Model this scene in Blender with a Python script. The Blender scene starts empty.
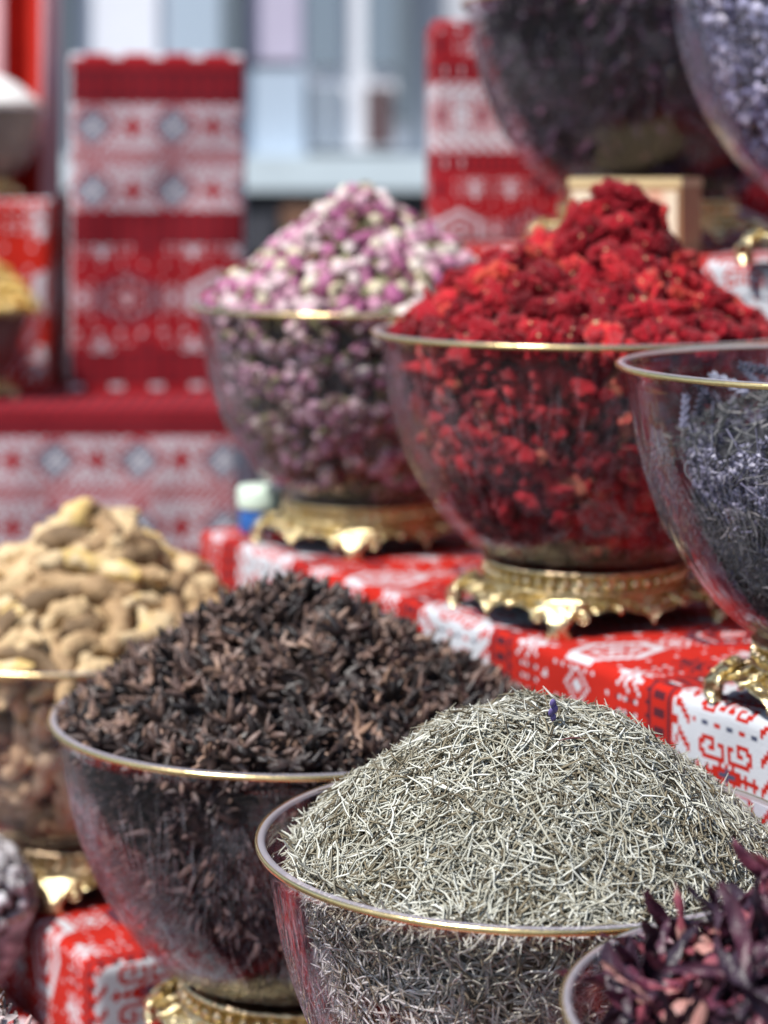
import bpy, math, random
import numpy as np
from mathutils import Vector, Matrix, Euler, noise

random.seed(7)
RNG = np.random.default_rng(11)
U = 0.13            # one bowl radius in metres
EYE = 1.45          # camera height
F = 2190.0          # focal length in pixels
PI = math.pi
COL = bpy.context.scene.collection


def W(x, z, drop):
    """stall units (right, away, below eye) -> world metres"""
    return Vector((x * U, z * U, EYE - drop * U))


# ------------------------------------------------------------------ tagging
def tag(o, label=None, cat=None, group=None, kind=None):
    if label:
        o['label'] = label
    if cat:
        o['category'] = cat
    if group:
        o['group'] = group
    if kind:
        o['kind'] = kind
    return o


def empty(name, loc, label, cat, group=None, rz=0.0, scale=1.0):
    o = bpy.data.objects.new(name, None)
    COL.objects.link(o)
    o.location = loc
    o.rotation_euler = (0, 0, rz)
    o.scale = (scale,) * 3
    o.empty_display_size = 0.02
    return tag(o, label, cat, group)


def link(name, me, parent=None, loc=None):
    o = bpy.data.objects.new(name, me)
    COL.objects.link(o)
    if parent is not None:
        o.parent = parent
    if loc is not None:
        o.location = loc
    return o


# ------------------------------------------------------------------ meshes
class MB:
    """collects polygons for one mesh"""

    def __init__(self):
        self.v, self.f, self.m, self.n = [], [], [], 0

    def add(self, verts, faces, mat=0):
        verts = np.asarray(verts, dtype=np.float64).reshape(-1, 3)
        self.v.append(verts)
        for arr in (faces if isinstance(faces, list) else [faces]):
            arr = np.asarray(arr, dtype=np.int64)
            if arr.size == 0:
                continue
            self.f.append(arr + self.n)
            mm = np.broadcast_to(np.asarray(mat, dtype=np.int32), (len(arr),))
            self.m.append(mm)
        self.n += len(verts)

    def build(self, name, mats, smooth=True):
        v = np.concatenate(self.v)
        me = bpy.data.meshes.new(name)
        me.vertices.add(len(v))
        me.vertices.foreach_set('co', v.astype(np.float32).ravel())
        sizes = np.concatenate([np.full(len(a), a.shape[1], np.int32) for a in self.f])
        loops = np.concatenate([a.ravel() for a in self.f]).astype(np.int32)
        starts = np.concatenate([[0], np.cumsum(sizes)[:-1]]).astype(np.int32)
        me.loops.add(len(loops))
        me.loops.foreach_set('vertex_index', loops)
        me.polygons.add(len(sizes))
        me.polygons.foreach_set('loop_start', starts)
        me.polygons.foreach_set('loop_total', sizes)
        me.polygons.foreach_set('material_index', np.concatenate(self.m).astype(np.int32))
        me.polygons.foreach_set('use_smooth', np.full(len(sizes), smooth, bool))
        for m in (mats if isinstance(mats, (list, tuple)) else [mats]):
            me.materials.append(m)
        me.update(calc_edges=True)
        me.validate()
        return me


def grid_faces(nu, nv, wrap_u=False, wrap_v=False):
    """vertex index = i*nv + j"""
    iu = np.arange(nu if wrap_u else nu - 1)
    jv = np.arange(nv if wrap_v else nv - 1)
    I, J = np.meshgrid(iu, jv, indexing='ij')
    I2, J2 = (I + 1) % nu, (J + 1) % nv
    return np.stack([I * nv + J, I2 * nv + J, I2 * nv + J2, I * nv + J2], -1).reshape(-1, 4)


def lathe(mb, prof, n=96, mat=0, close=False):
    p = np.asarray(prof, float)
    a = np.linspace(0, 2 * PI, n, endpoint=False)
    v = np.stack([np.outer(np.cos(a), p[:, 0]), np.outer(np.sin(a), p[:, 0]),
                  np.broadcast_to(p[:, 1], (n, len(p)))], -1)
    mb.add(v, grid_faces(n, len(p), True, close), mat)


def box(mb, c, s, mat=0, rot=None):
    x, y, z = (np.array(s) / 2)
    v = np.array([[-x, -y, -z], [x, -y, -z], [x, y, -z], [-x, y, -z], [-x, -y, z], [x, -y, z], [x, y, z], [-x, y, z]])
    if rot is not None:
        v = v @ np.array(Matrix.Rotation(rot, 3, 'Z')).T
    mb.add(v + np.array(c), np.array([[0, 3, 2, 1], [4, 5, 6, 7], [0, 1, 5, 4], [1, 2, 6, 5], [2, 3, 7, 6], [3, 0, 4, 7]]), mat)


def tube(mb, pts, rad, n=8, mat=0, flat=1.0, cap=True):
    pts = np.asarray(pts, float)
    k = len(pts)
    rad = np.broadcast_to(np.asarray(rad, float), (k,))
    t = np.gradient(pts, axis=0)
    t /= np.linalg.norm(t, axis=1)[:, None] + 1e-9
    ref = np.array([0.13, 0.21, 0.97]) if abs(t[0][2]) < .9 else np.array([1.0, .1, 0])
    a1 = np.cross(t, ref)
    a1 /= np.linalg.norm(a1, axis=1)[:, None] + 1e-9
    a2 = np.cross(t, a1)
    a = np.linspace(0, 2 * PI, n, endpoint=False)
    v = pts[:, None] + rad[:, None, None] * (np.cos(a)[None, :, None] * a1[:, None] + flat * np.sin(a)[None, :, None] * a2[:, None])
    mb.add(v, grid_faces(k, n, False, True), mat)
    if cap:
        v0, v1 = v[0], v[-1]
        mb.add(v0, [np.arange(n)[::-1][None]], mat)
        mb.add(v1, [np.arange(n)[None]], mat)


def ico(sub):
    import bmesh
    bm = bmesh.new()
    bmesh.ops.create_icosphere(bm, subdivisions=sub, radius=1)
    v = np.array([list(x.co) for x in bm.verts])
    f = np.array([[x.index for x in p.verts] for p in bm.faces])
    bm.free()
    return v, f


# ------------------------------------------------------------------ materials
def mat(name):
    m = bpy.data.materials.new(name)
    m.use_nodes = True
    nt = m.node_tree
    nt.nodes.clear()
    return m, nt


def N(nt, typ, **kw):
    n = nt.nodes.new(typ)
    for k, v in kw.items():
        if k in n.inputs:
            n.inputs[k].default_value = v
        else:
            setattr(n, k, v)
    return n


def L(nt, a, b):
    nt.links.new(a, b)


def piece_mat(name, stops, rough=0.6, per='object', noise_scale=60., noise_amt=.35, bump=.0, bscale=300., sheen=0., spec=.3,
              transl=0.):
    """a piece of plant: colour picked from `stops` by a random number per piece, mottled by noise"""
    m, nt = mat(name)
    out = N(nt, 'ShaderNodeOutputMaterial')
    b = N(nt, 'ShaderNodeBsdfPrincipled')
    b.inputs['Roughness'].default_value = rough
    b.inputs['Specular IOR Level'].default_value = spec
    if sheen:
        b.inputs['Sheen Weight'].default_value = sheen
        b.inputs['Sheen Roughness'].default_value = .4
    ramp = N(nt, 'ShaderNodeValToRGB')
    cr = ramp.color_ramp
    while len(cr.elements) > 1:
        cr.elements.remove(cr.elements[-1])
    for i, (p, c) in enumerate(stops):
        e = cr.elements[0] if i == 0 else cr.elements.new(p)
        e.position = p
        e.color = (*c, 1)
    if per == 'object':
        src = N(nt, 'ShaderNodeObjectInfo').outputs['Random']
    else:
        src = N(nt, 'ShaderNodeNewGeometry').outputs['Random Per Island']
    tc = N(nt, 'ShaderNodeTexCoord')
    nz = N(nt, 'ShaderNodeTexNoise')
    nz.inputs['Scale'].default_value = noise_scale
    nz.inputs['Detail'].default_value = 3
    L(nt, tc.outputs['Object'], nz.inputs['Vector'])
    ad = N(nt, 'ShaderNodeMath', operation='MULTIPLY_ADD')
    L(nt, nz.outputs['Fac'], ad.inputs[0])
    ad.inputs[1].default_value = noise_amt
    off = N(nt, 'ShaderNodeMath', operation='SUBTRACT')
    L(nt, src, off.inputs[0])
    off.inputs[1].default_value = noise_amt * .5
    L(nt, off.outputs[0], ad.inputs[2])
    L(nt, ad.outputs[0], ramp.inputs[0])
    L(nt, ramp.outputs[0], b.inputs['Base Color'])
    if bump:
        bn = N(nt, 'ShaderNodeTexNoise')
        bn.inputs['Scale'].default_value = bscale
        bn.inputs['Detail'].default_value = 4
        L(nt, tc.outputs['Object'], bn.inputs['Vector'])
        bp = N(nt, 'ShaderNodeBump')
        bp.inputs['Strength'].default_value = bump
        bp.inputs['Distance'].default_value = .002
        L(nt, bn.outputs['Fac'], bp.inputs['Height'])
        L(nt, bp.outputs[0], b.inputs['Normal'])
    sh = b.outputs[0]
    if transl:
        tr = N(nt, 'ShaderNodeBsdfTranslucent')
        L(nt, ramp.outputs[0], tr.inputs[0])
        mx = N(nt, 'ShaderNodeMixShader')
        mx.inputs[0].default_value = transl
        L(nt, sh, mx.inputs[1])
        L(nt, tr.outputs[0], mx.inputs[2])
        sh = mx.outputs[0]
    L(nt, sh, out.inputs[0])
    return m


def simple_mat(name, col, rough=.6, metal=0., noise_amt=.0, noise_scale=20., bump=0., bscale=80., spec=.4, bdist=.002):
    m, nt = mat(name)
    out = N(nt, 'ShaderNodeOutputMaterial')
    b = N(nt, 'ShaderNodeBsdfPrincipled')
    b.inputs['Base Color'].default_value = (*col, 1)
    b.inputs['Roughness'].default_value = rough
    b.inputs['Metallic'].default_value = metal
    b.inputs['Specular IOR Level'].default_value = spec
    tc = N(nt, 'ShaderNodeTexCoord')
    if noise_amt:
        nz = N(nt, 'ShaderNodeTexNoise')
        nz.inputs['Scale'].default_value = noise_scale
        nz.inputs['Detail'].default_value = 5
        L(nt, tc.outputs['Object'], nz.inputs['Vector'])
        mx = N(nt, 'ShaderNodeMix', data_type='RGBA')
        mx.inputs[6].default_value = (*[c * (1 - noise_amt) for c in col], 1)
        mx.inputs[7].default_value = (*[min(1, c * (1 + noise_amt)) for c in col], 1)
        L(nt, nz.outputs['Fac'], mx.inputs[0])
        L(nt, mx.outputs[2], b.inputs['Base Color'])
    if bump:
        bn = N(nt, 'ShaderNodeTexNoise')
        bn.inputs['Scale'].default_value = bscale
        bn.inputs['Detail'].default_value = 4
        L(nt, tc.outputs['Object'], bn.inputs['Vector'])
        bp = N(nt, 'ShaderNodeBump')
        bp.inputs['Strength'].default_value = bump
        bp.inputs['Distance'].default_value = bdist
        L(nt, bn.outputs['Fac'], bp.inputs['Height'])
        L(nt, bp.outputs[0], b.inputs['Normal'])
    L(nt, b.outputs[0], out.inputs[0])
    return m


def cloth_mat(name, col, sheen=.03):
    m, nt = mat(name)
    out = N(nt, 'ShaderNodeOutputMaterial')
    b = N(nt, 'ShaderNodeBsdfPrincipled')
    b.inputs['Roughness'].default_value = .85
    b.inputs['Specular IOR Level'].default_value = .15
    b.inputs['Sheen Weight'].default_value = sheen
    tc = N(nt, 'ShaderNodeTexCoord')
    nz = N(nt, 'ShaderNodeTexNoise')
    nz.inputs['Scale'].default_value = 25
    nz.inputs['Detail'].default_value = 6
    L(nt, tc.outputs['Object'], nz.inputs['Vector'])
    mx = N(nt, 'ShaderNodeMix', data_type='RGBA')
    mx.inputs[6].default_value = (*[c * .72 for c in col], 1)
    mx.inputs[7].default_value = (*[min(1, c * 1.2) for c in col], 1)
    L(nt, nz.outputs['Fac'], mx.inputs[0])
    L(nt, mx.outputs[2], b.inputs['Base Color'])
    bn = N(nt, 'ShaderNodeTexNoise')
    bn.inputs['Scale'].default_value = 900
    bn.inputs['Detail'].default_value = 2
    L(nt, tc.outputs['Object'], bn.inputs['Vector'])
    bp = N(nt, 'ShaderNodeBump')
    bp.inputs['Strength'].default_value = .5
    bp.inputs['Distance'].default_value = .001
    L(nt, bn.outputs['Fac'], bp.inputs['Height'])
    L(nt, bp.outputs[0], b.inputs['Normal'])
    L(nt, b.outputs[0], out.inputs[0])
    return m


def glass_mat():
    """thin clear plastic glass: tinted see-through, mirror by Fresnel, frosted where the pattern is cut ('cut' attribute)"""
    m, nt = mat('cut_glass')
    out = N(nt, 'ShaderNodeOutputMaterial')
    lw = N(nt, 'ShaderNodeLayerWeight')
    lw.inputs['Blend'].default_value = .22
    tint = N(nt, 'ShaderNodeMix', data_type='RGBA')
    tint.inputs[6].default_value = (.985, .975, .99, 1)
    tint.inputs[7].default_value = (.90, .84, .92, 1)
    L(nt, lw.outputs['Facing'], tint.inputs[0])
    tr = N(nt, 'ShaderNodeBsdfTransparent')
    L(nt, tint.outputs[2], tr.inputs[0])
    gl = N(nt, 'ShaderNodeBsdfGlossy')
    gl.inputs['Roughness'].default_value = .03
    tc = N(nt, 'ShaderNodeTexCoord')
    nz = N(nt, 'ShaderNodeTexNoise')
    nz.inputs['Scale'].default_value = 35
    nz.inputs['Detail'].default_value = 2
    L(nt, tc.outputs['Object'], nz.inputs['Vector'])
    bp = N(nt, 'ShaderNodeBump')
    bp.inputs['Strength'].default_value = .15
    bp.inputs['Distance'].default_value = .003
    L(nt, nz.outputs['Fac'], bp.inputs['Height'])
    L(nt, bp.outputs[0], gl.inputs['Normal'])
    lf = N(nt, 'ShaderNodeLayerWeight')
    lf.inputs['Blend'].default_value = .5
    L(nt, bp.outputs[0], lf.inputs['Normal'])
    p5 = N(nt, 'ShaderNodeMath', operation='POWER')
    L(nt, lf.outputs['Facing'], p5.inputs[0])
    p5.inputs[1].default_value = 4.5
    fr = N(nt, 'ShaderNodeMath', operation='MULTIPLY_ADD')
    L(nt, p5.outputs[0], fr.inputs[0])
    fr.inputs[1].default_value = .9
    fr.inputs[2].default_value = .022
    mx = N(nt, 'ShaderNodeMixShader')
    L(nt, fr.outputs[0], mx.inputs[0])
    L(nt, tr.outputs[0], mx.inputs[1])
    L(nt, gl.outputs[0], mx.inputs[2])
    at = N(nt, 'ShaderNodeAttribute', attribute_name='cut')
    df = N(nt, 'ShaderNodeBsdfDiffuse')
    df.inputs[0].default_value = (.72, .69, .76, 1)
    tl = N(nt, 'ShaderNodeBsdfTranslucent')
    tl.inputs[0].default_value = (.74, .70, .78, 1)
    fm = N(nt, 'ShaderNodeMixShader')
    fm.inputs[0].default_value = .25
    L(nt, df.outputs[0], fm.inputs[1])
    L(nt, tl.outputs[0], fm.inputs[2])
    m2 = N(nt, 'ShaderNodeMixShader')
    L(nt, at.outputs['Fac'], m2.inputs[0])
    L(nt, mx.outputs[0], m2.inputs[1])
    L(nt, fm.outputs[0], m2.inputs[2])
    L(nt, m2.outputs[0], out.inputs[0])
    return m


M_GLASS = glass_mat()
M_GOLD = simple_mat('gilt_metal', (.86, .66, .38), rough=.24, metal=1., noise_amt=.3, noise_scale=40, bump=.7, bscale=230, bdist=.003)
M_RIM = simple_mat('gilt_rim_metal', (.82, .62, .30), rough=.25, metal=1., noise_amt=.15, noise_scale=30, bump=.3, bscale=90)
M_CLOTH = [cloth_mat('red_weave', (.44, .015, .007)), cloth_mat('white_weave', (.54, .56, .60)),
           cloth_mat('maroon_weave', (.075, .012, .02)), cloth_mat('navy_weave', (.06, .07, .12))]

M_CLOTH_FAR = [cloth_mat('crimson_weave', (.33, .012, .018)), cloth_mat('greyish_weave', (.56, .53, .57)),
               cloth_mat('dark_crimson_weave', (.12, .010, .018)), cloth_mat('slate_weave', (.09, .10, .15))]

# ------------------------------------------------------------------ the glass bowl
PROF = np.array([(.40, .27), (.46, .285), (.56, .345), (.68, .47), (.805, .66), (.875, .83), (.915, .97), (.94, 1.10),
                 (.955, 1.20), (.965, 1.26), (1.0, 1.31)])


def prof_r(z):
    return np.interp(z, PROF[:, 1], PROF[:, 0])


def smooth_prof(n):
    t = np.linspace(0, 1, len(PROF))
    tt = np.linspace(0, 1, n)
    # Catmull-Rom through the profile
    P = np.vstack([2 * PROF[0] - PROF[1], PROF, 2 * PROF[-1] - PROF[-2]])
    x = tt * (len(PROF) - 1)
    i = np.clip(x.astype(int), 0, len(PROF) - 2)
    f = (x - i)[:, None]
    p0, p1, p2, p3 = P[i], P[i + 1], P[i + 2], P[i + 3]
    return .5 * ((2 * p1) + (-p0 + p2) * f + (2 * p0 - 5 * p1 + 4 * p2 - p3) * f ** 2 + (-p0 + 3 * p1 - 3 * p2 + p3) * f ** 3)


def bowl_wall_mesh():
    na, nv = 900, 120
    sp = smooth_prof(nv)
    a = np.linspace(0, 2 * PI, na, endpoint=False)
    A, V = np.meshgrid(a, np.linspace(0, 1, nv), indexing='ij')
    # cut pattern: nine fans, their rays opening upward from a point low on the wall, plus small starbursts between
    nf = 7
    u = (A / (2 * PI) * nf) % 1.0 - .5
    Z = sp[:, 1][None].repeat(na, 0)
    zz = (Z - .27) / 1.04

    def rays(x, y, n, wid, r0, ln, half):
        ang = np.arctan2(x, y)
        rad = np.hypot(x, y)
        q = ang / (2 * PI) * n
        d = np.abs((q % 1.0) - .5) * 2                      # 0 along a ray
        d = d * np.clip(rad / .22, .5, 2.2)                 # cuts keep their width outward
        ll = ln * (.72 + .28 * np.abs(np.sin(np.floor(q) * 2.3)))
        return np.clip(1 - d / wid, 0, 1) * (rad > r0) * np.clip((ll - rad) / .05, 0, 1) * (np.abs(ang) < half)

    x = u * (2 * PI / nf) * .88
    g1 = rays(x, zz - .22, 76, .55, .06, .62, .85)            # fans opening upward
    g2 = rays(x, .24 - zz + .10, 60, .5, .11, .42, .75)      # and down toward the foot
    u3 = (A / (2 * PI) * nf + .5) % 1.0 - .5
    x3 = u3 * (2 * PI / nf) * .88
    g3 = rays(x3, .93 - zz, 96, .55, .12, .66, .40)           # slanting cuts between the fans
    g = np.maximum(np.maximum(g1, .45 * g2), g3)
    g *= np.clip((.93 - zz) / .04, 0, 1)
    # soft streaks down the wall: shallow relief plus painted pale highlights
    st = np.zeros_like(A)
    for q, (fq, sl) in enumerate(((61, 3.1), (97, -2.2), (149, 4.3), (213, -1.4))):
        st += np.sin(A * fq + zz * sl * 6 + q * 1.7 + 1.5 * np.sin(A * 5 + q) + 2 * np.sin(zz * 5 + A * 3)) / (1 + .3 * q)
    st = np.clip(st / 2.2, 0, 1) ** 2 * np.clip((.93 - zz) / .05, 0, 1) * (.5 + .5 * np.sin(A * 7 + 4 * zz))
    r = sp[:, 0][None] - .012 * g - .006 * st
    out = np.stack([np.cos(A) * r, np.sin(A) * r, Z], -1)
    # inner wall, thicker at the lip
    th = .022
    inn = np.array([(max(p[0] - th, .02), p[1] + (.02 if k < 6 else 0)) for k, p in enumerate(sp[::4])])
    inn[-1] = (.968, 1.314)
    inn[-2] = (min(inn[-2][0], .94), inn[-2][1])
    mb = MB()
    mb.add(out, grid_faces(na, nv, True, False))
    lip = np.array([(1.0, 1.31), (.994, 1.324), (.98, 1.328), (.972, 1.324), (.968, 1.314)])
    nl = 200
    al = np.linspace(0, 2 * PI, nl, endpoint=False)
    for prof in (lip, inn[::-1], np.array([(.40, .27), (.2, .265), (.001, .265)]), np.array([(inn[0][0], inn[0][1]), (.2, .29), (.001, .29)])):
        v = np.stack([np.outer(np.cos(al), prof[:, 0]), np.outer(np.sin(al), prof[:, 0]), np.broadcast_to(prof[:, 1], (nl, len(prof)))], -1)
        mb.add(v, grid_faces(nl, len(prof), True, False))
    me = mb.build('bowl_wall', M_GLASS)
    cut = np.zeros(len(me.vertices), np.float32)
    cut[:na * nv] = np.clip(.22 * g ** 1.6 + .13 * st ** 1.5 + .002, 0, .5).ravel()  # streaks and base haze whiten the glass in place of highlights
    cut[na * nv:na * nv + nl * 5] = .34  # lip: pale diffuse mix painted in for its sky reflection
    at = me.attributes.new('cut', 'FLOAT', 'POINT')
    at.data.foreach_set('value', cut)
    me.transform(Matrix.Scale(U, 4))
    return me


def rim_mesh():
    mb = MB()
    a = np.linspace(0, 2 * PI, 12, endpoint=False)
    lathe(mb, np.stack([1.001 + .006 * np.cos(a), 1.315 + .011 * np.sin(a)], -1), 240, close=True)
    me = mb.build('rim', M_RIM)
    me.transform(Matrix.Scale(U, 4))
    return me


def pedestal_mesh():
    mb = MB()
    lathe(mb, [(.10, .268), (.43, .268), (.468, .264), (.482, .254), (.474, .244), (.452, .238), (.446, .232), (.446, .186), (.452, .180),
               (.476, .176), (.484, .168), (.476, .160), (.455, .155)], 144)
    n = 480
    a = np.linspace(0, 2 * PI, n, endpoint=False)
    # skirt with cast leaf relief, arched between the four feet
    leg = np.abs(((a / (PI / 2)) + .5) % 1.0 - .5) * 2          # 0 at a foot, 1 midway
    edge = .060 + .062 * np.sin(PI * np.clip(leg, 0, 1)) ** .7 - .007 * np.abs(np.sin(a * 18))
    rows = []
    for t in np.linspace(0, 1, 26):
        r = .452 + .050 * t + .045 * t ** 2
        z = .158 + (edge - .158) * t
        env = math.sin(PI * t) ** .6
        relief = env * (.012 * np.sin(a * 20 + 2.6 * math.sin(t * 7)) + .006 * np.sin(a * 40 - t * 13))
        rr = r + relief + .075 * np.clip(1 - leg, 0, 1) ** 1.6 * t
        rows.append(np.stack([np.cos(a) * rr, np.sin(a) * rr, z], -1))
    inner = rows[-1].copy()
    inner[:, :2] *= .95
    rows += [inner, np.stack([np.cos(a) * .40, np.sin(a) * .40, np.full(n, .15)], -1)]
    v = np.stack(rows, 1)
    mb.add(v, grid_faces(n, v.shape[1], True, False))
    # scrolls and drops cast along the skirt
    vi, fi = ico(2)
    for k in range(20):
        b = 2 * PI * (k + .5) / 20
        lg = abs(((b / (PI / 2)) + .5) % 1.0 - .5) * 2
        ze = .060 + .062 * math.sin(PI * min(1, lg)) ** .7
        re = .545 + .07 * max(0, 1 - lg) ** 1.6
        mb.add(vi * np.array([.013, .013, .019]) + np.array([math.cos(b) * re, math.sin(b) * re, ze - .006]), fi)
        th = np.linspace(0, 3.2 * PI, 22)
        q = .026 * (1 - th / (3.9 * PI))
        sgn = 1 if k % 2 else -1
        ang = b + sgn * q * np.cos(th) / .52
        zc = (.158 + ze) / 2
        zz = zc + q * np.sin(th)
        tt = np.clip((.158 - zz) / (.158 - ze + 1e-6), 0, 1)
        rr = .452 + .05 * tt + .045 * tt ** 2 + .075 * max(0, 1 - lg) ** 1.6 * tt + .012
        tube(mb, np.stack([np.cos(ang) * rr, np.sin(ang) * rr, zz], -1), .0075, 6)
    me = mb.build('pedestal', M_GOLD)
    me.transform(Matrix.Scale(U, 4))
    return me


def bead_ring_mesh():
    mb = MB()
    v, f = ico(2)
    nb = 46
    for k in range(nb):
        a = 2 * PI * k / nb
        mb.add(v * np.array([.021, .021, .024]) + np.array([math.cos(a) * .468, math.sin(a) * .468, .208]), f)
    me = mb.build('bead_ring', M_GOLD)
    me.transform(Matrix.Scale(U, 4))
    return me


def leg_mesh():
    """scrolled cast foot, at angle 0 (pointing +x)"""
    mb = MB()
    # body: shaped slab with rounded section
    zs = np.linspace(0, 1, 15)
    rows = []
    m = 20
    b = np.linspace(0, 2 * PI, m, endpoint=False)
    for t in zs:
        z = .15 - .15 * t
        r = .55 + .07 * math.sin(t * PI * .8) + .035 * t ** 3
        hw = .085 * (1 - t) ** 1.7 + .034 + .030 * max(0, (t - .7) / .3)
        th = .032 + .012 * math.sin(t * PI)
        bump = 1 + .05 * np.cos(7 * b) + .05 * math.sin(t * 16)
        rows.append(np.stack([r + th * np.cos(b) * bump, hw * np.sin(b) * bump, np.full(m, z)], -1))
    v = np.stack(rows)
    mb.add(v, grid_faces(len(rows), m, False, True))
    mb.add(rows[-1], [np.arange(m)[None]])
    # side scrolls curling off the shoulder
    for s in (-1, 1):
        th = np.linspace(0, 3.0 * PI, 36)
        rr = .034 * (1 - th / (3.7 * PI))
        pts = np.stack([.592 + .002 * th, s * (.100 - rr * np.cos(th)), .088 + rr * np.sin(th)], -1)
        tube(mb, pts, .0095 * (1 - .3 * th / (3 * PI)), 8)
        th2 = np.linspace(0, 1, 12)
        pts = np.stack([.570 + .03 * th2, s * (.03 + .10 * th2), .135 - .06 * th2 + .015 * np.sin(th2 * PI)], -1)
        tube(mb, pts, .012 * (1 - .4 * th2), 8)
    # raised ribs of the shell on the front of the foot
    for q in (-.6, -.3, 0, .3, .6):
        t = np.linspace(.05, .8, 12)
        r = .55 + .07 * np.sin(t * PI * .8) + .035 * t ** 3 + .036 - .03 * abs(q)
        hw = .085 * (1 - t) ** 1.7 + .034 + .030 * np.maximum(0, (t - .7) / .3)
        tube(mb, np.stack([r, hw * q, .15 - .15 * t], -1), .0075 * (1 - .5 * t), 7)
    me = mb.build('leg', M_GOLD)
    me.transform(Matrix.Scale(U, 4))
    return me


BOWL = dict(wall=bowl_wall_mesh(), rim=rim_mesh(), ped=pedestal_mesh(), bead=bead_ring_mesh(), leg=leg_mesh())


ZROSE = 1.05            # the rosebud bowl is a little taller


def make_bowl(x, z, drop_base, R, label, phi=-106., spin=0., zs=1.0, group='cut glass bowls on the spice stall'):
    """bowl standing at stall position (x, z); phi = direction of one foot in degrees (world)"""
    e = empty('glass_bowl', W(x, z, drop_base), label, 'bowl', group, math.radians(phi), R)
    e.scale = (R, R, R * zs)
    w = link('bowl_wall', BOWL['wall'], e)
    w.rotation_euler = (0, 0, math.radians(spin))
    link('rim', BOWL['rim'], e)
    p = link('pedestal', BOWL['ped'], e)
    link('bead_ring', BOWL['bead'], p)
    for k in range(4):
        l = link('leg', BOWL['leg'], p)
        l.rotation_euler = (0, 0, k * PI / 2)
    return e


# ------------------------------------------------------------------ heaps
class Heap:
    """surface of a bowl's contents in metres: dome above the rim, glass side below"""

    def __init__(self, x, z, drop_base, R, hfun, rc=.90, side=.87, ox=0., oy=0., zs=1.0):
        self.o = np.array(W(x, z, drop_base))
        self.R = R * U * np.array([1, 1, zs])
        self.h, self.rc, self.side, self.ox, self.oy = hfun, rc, side, ox, oy
        c = -self.o[:2] / np.linalg.norm(self.o[:2])
        self.cam = math.atan2(c[1], c[0])

    def edge_r(self, z):
        """contents radius at local height z (bowl units)"""
        k = np.clip((z - 1.05) / .26, 0, 1)
        return prof_r(z) * (self.side + (max(self.rc + .02, .90) - self.side) * k)

    def dome(self, r, a):
        """local point on the dome: r in 0..1 of rc"""
        x, y = r * self.rc * np.cos(a), r * self.rc * np.sin(a)
        x0, y0 = x + self.ox * (1 - r), y + self.oy * (1 - r)
        return np.stack([x0, y0, 1.31 + self.h(r, a)], -1)

    def sample_dome(self, n, front=None):
        r = np.sqrt(RNG.random(n))
        a = RNG.random(n) * 2 * PI
        p = self.dome(r, a)
        e = 1e-3
        pr = self.dome(np.minimum(r + e, 1.0), a) - self.dome(np.maximum(r - e, 0), a)
        pa = self.dome(r, a + e) - self.dome(r, a - e)
        nn = np.cross(pr, pa)
        nn /= np.linalg.norm(nn, axis=1)[:, None] + 1e-12
        nn[nn[:, 2] < 0] *= -1
        return p, nn

    def sample_side(self, n, z0=.33, z1=1.29, half=None):
        z = z0 + (z1 - z0) * RNG.random(n) ** .8
        a = RNG.random(n) * 2 * PI if half is None else self.cam + (RNG.random(n) * 2 - 1) * half
        r = self.edge_r(z)
        p = np.stack([r * np.cos(a), r * np.sin(a), z], -1)
        dr = (self.edge_r(z + .01) - self.edge_r(z - .01)) / .02
        nn = np.stack([np.cos(a), np.sin(a), -dr], -1)
        nn /= np.linalg.norm(nn, axis=1)[:, None]
        return p, nn

    def world(self, p):
        return p * self.R + self.o

    def core(self, mb, shrink=.05, mat=0, nr=14, na=72, z0=.30):
        a = np.linspace(0, 2 * PI, na, endpoint=False)
        rows = []
        for z in np.linspace(z0, 1.27, 16):
            r = self.edge_r(z) - shrink
            rows.append(np.stack([r * np.cos(a), r * np.sin(a), np.full(na, z)], -1))
        for r in np.linspace(.96, .0, nr):
            p = self.dome(np.full(na, r), a)
            p[:, 2] -= shrink
            p[:, :2] *= 1 - shrink * .4
            rows.append(p)
        v = np.stack(rows, 1)
        mb.add(self.world(v.reshape(-1, 3)), grid_faces(na, len(rows), True, False), mat)


def fit_min(p, nn, d, limit, score=None):
    """thin random points to a minimum spacing d"""
    order = np.arange(len(p)) if score is None else np.argsort(-score)
    keep = []
    kp = np.zeros((0, 3))
    for i in order:
        if len(keep) >= limit:
            break
        if len(keep) and (np.sum((kp - p[i]) ** 2, 1) < d * d).any():
            continue
        keep.append(i)
        kp = p[keep]
    return p[keep], nn[keep]


def frames(nn, tilt=.35):
    """random orthonormal frames whose z is near the given normals -> (n,3,3) columns x,y,z"""
    n = len(nn)
    z = nn + tilt * RNG.normal(size=(n, 3))
    z /= np.linalg.norm(z, axis=1)[:, None]
    x = RNG.normal(size=(n, 3))
    x -= np.sum(x * z, 1)[:, None] * z
    x /= np.linalg.norm(x, axis=1)[:, None]
    y = np.cross(z, x)
    return np.stack([x, y, z], -1)


def scatter_mesh(mb, protos, pts, fr, scale, mat=0):
    """merge copies of (verts, faces) prototypes"""
    for k in range(len(pts)):
        v, f = protos[k % len(protos)]
        mb.add(v * scale[k] @ fr[k].T + pts[k], f, mat)


def lying(nn, tilt=.2, spread=.5):
    """frames whose x (length) lies roughly level across the slope"""
    z = nn + tilt * RNG.normal(size=nn.shape)
    z /= np.linalg.norm(z, axis=1)[:, None]
    x = np.cross(z, np.array([0, 0, 1.0])) * RNG.choice([-1, 1], len(nn))[:, None] + spread * RNG.normal(size=nn.shape)
    x -= np.sum(x * z, 1)[:, None] * z
    x /= np.linalg.norm(x, axis=1)[:, None]
    return np.stack([x, np.cross(z, x), z], -1)


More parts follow.
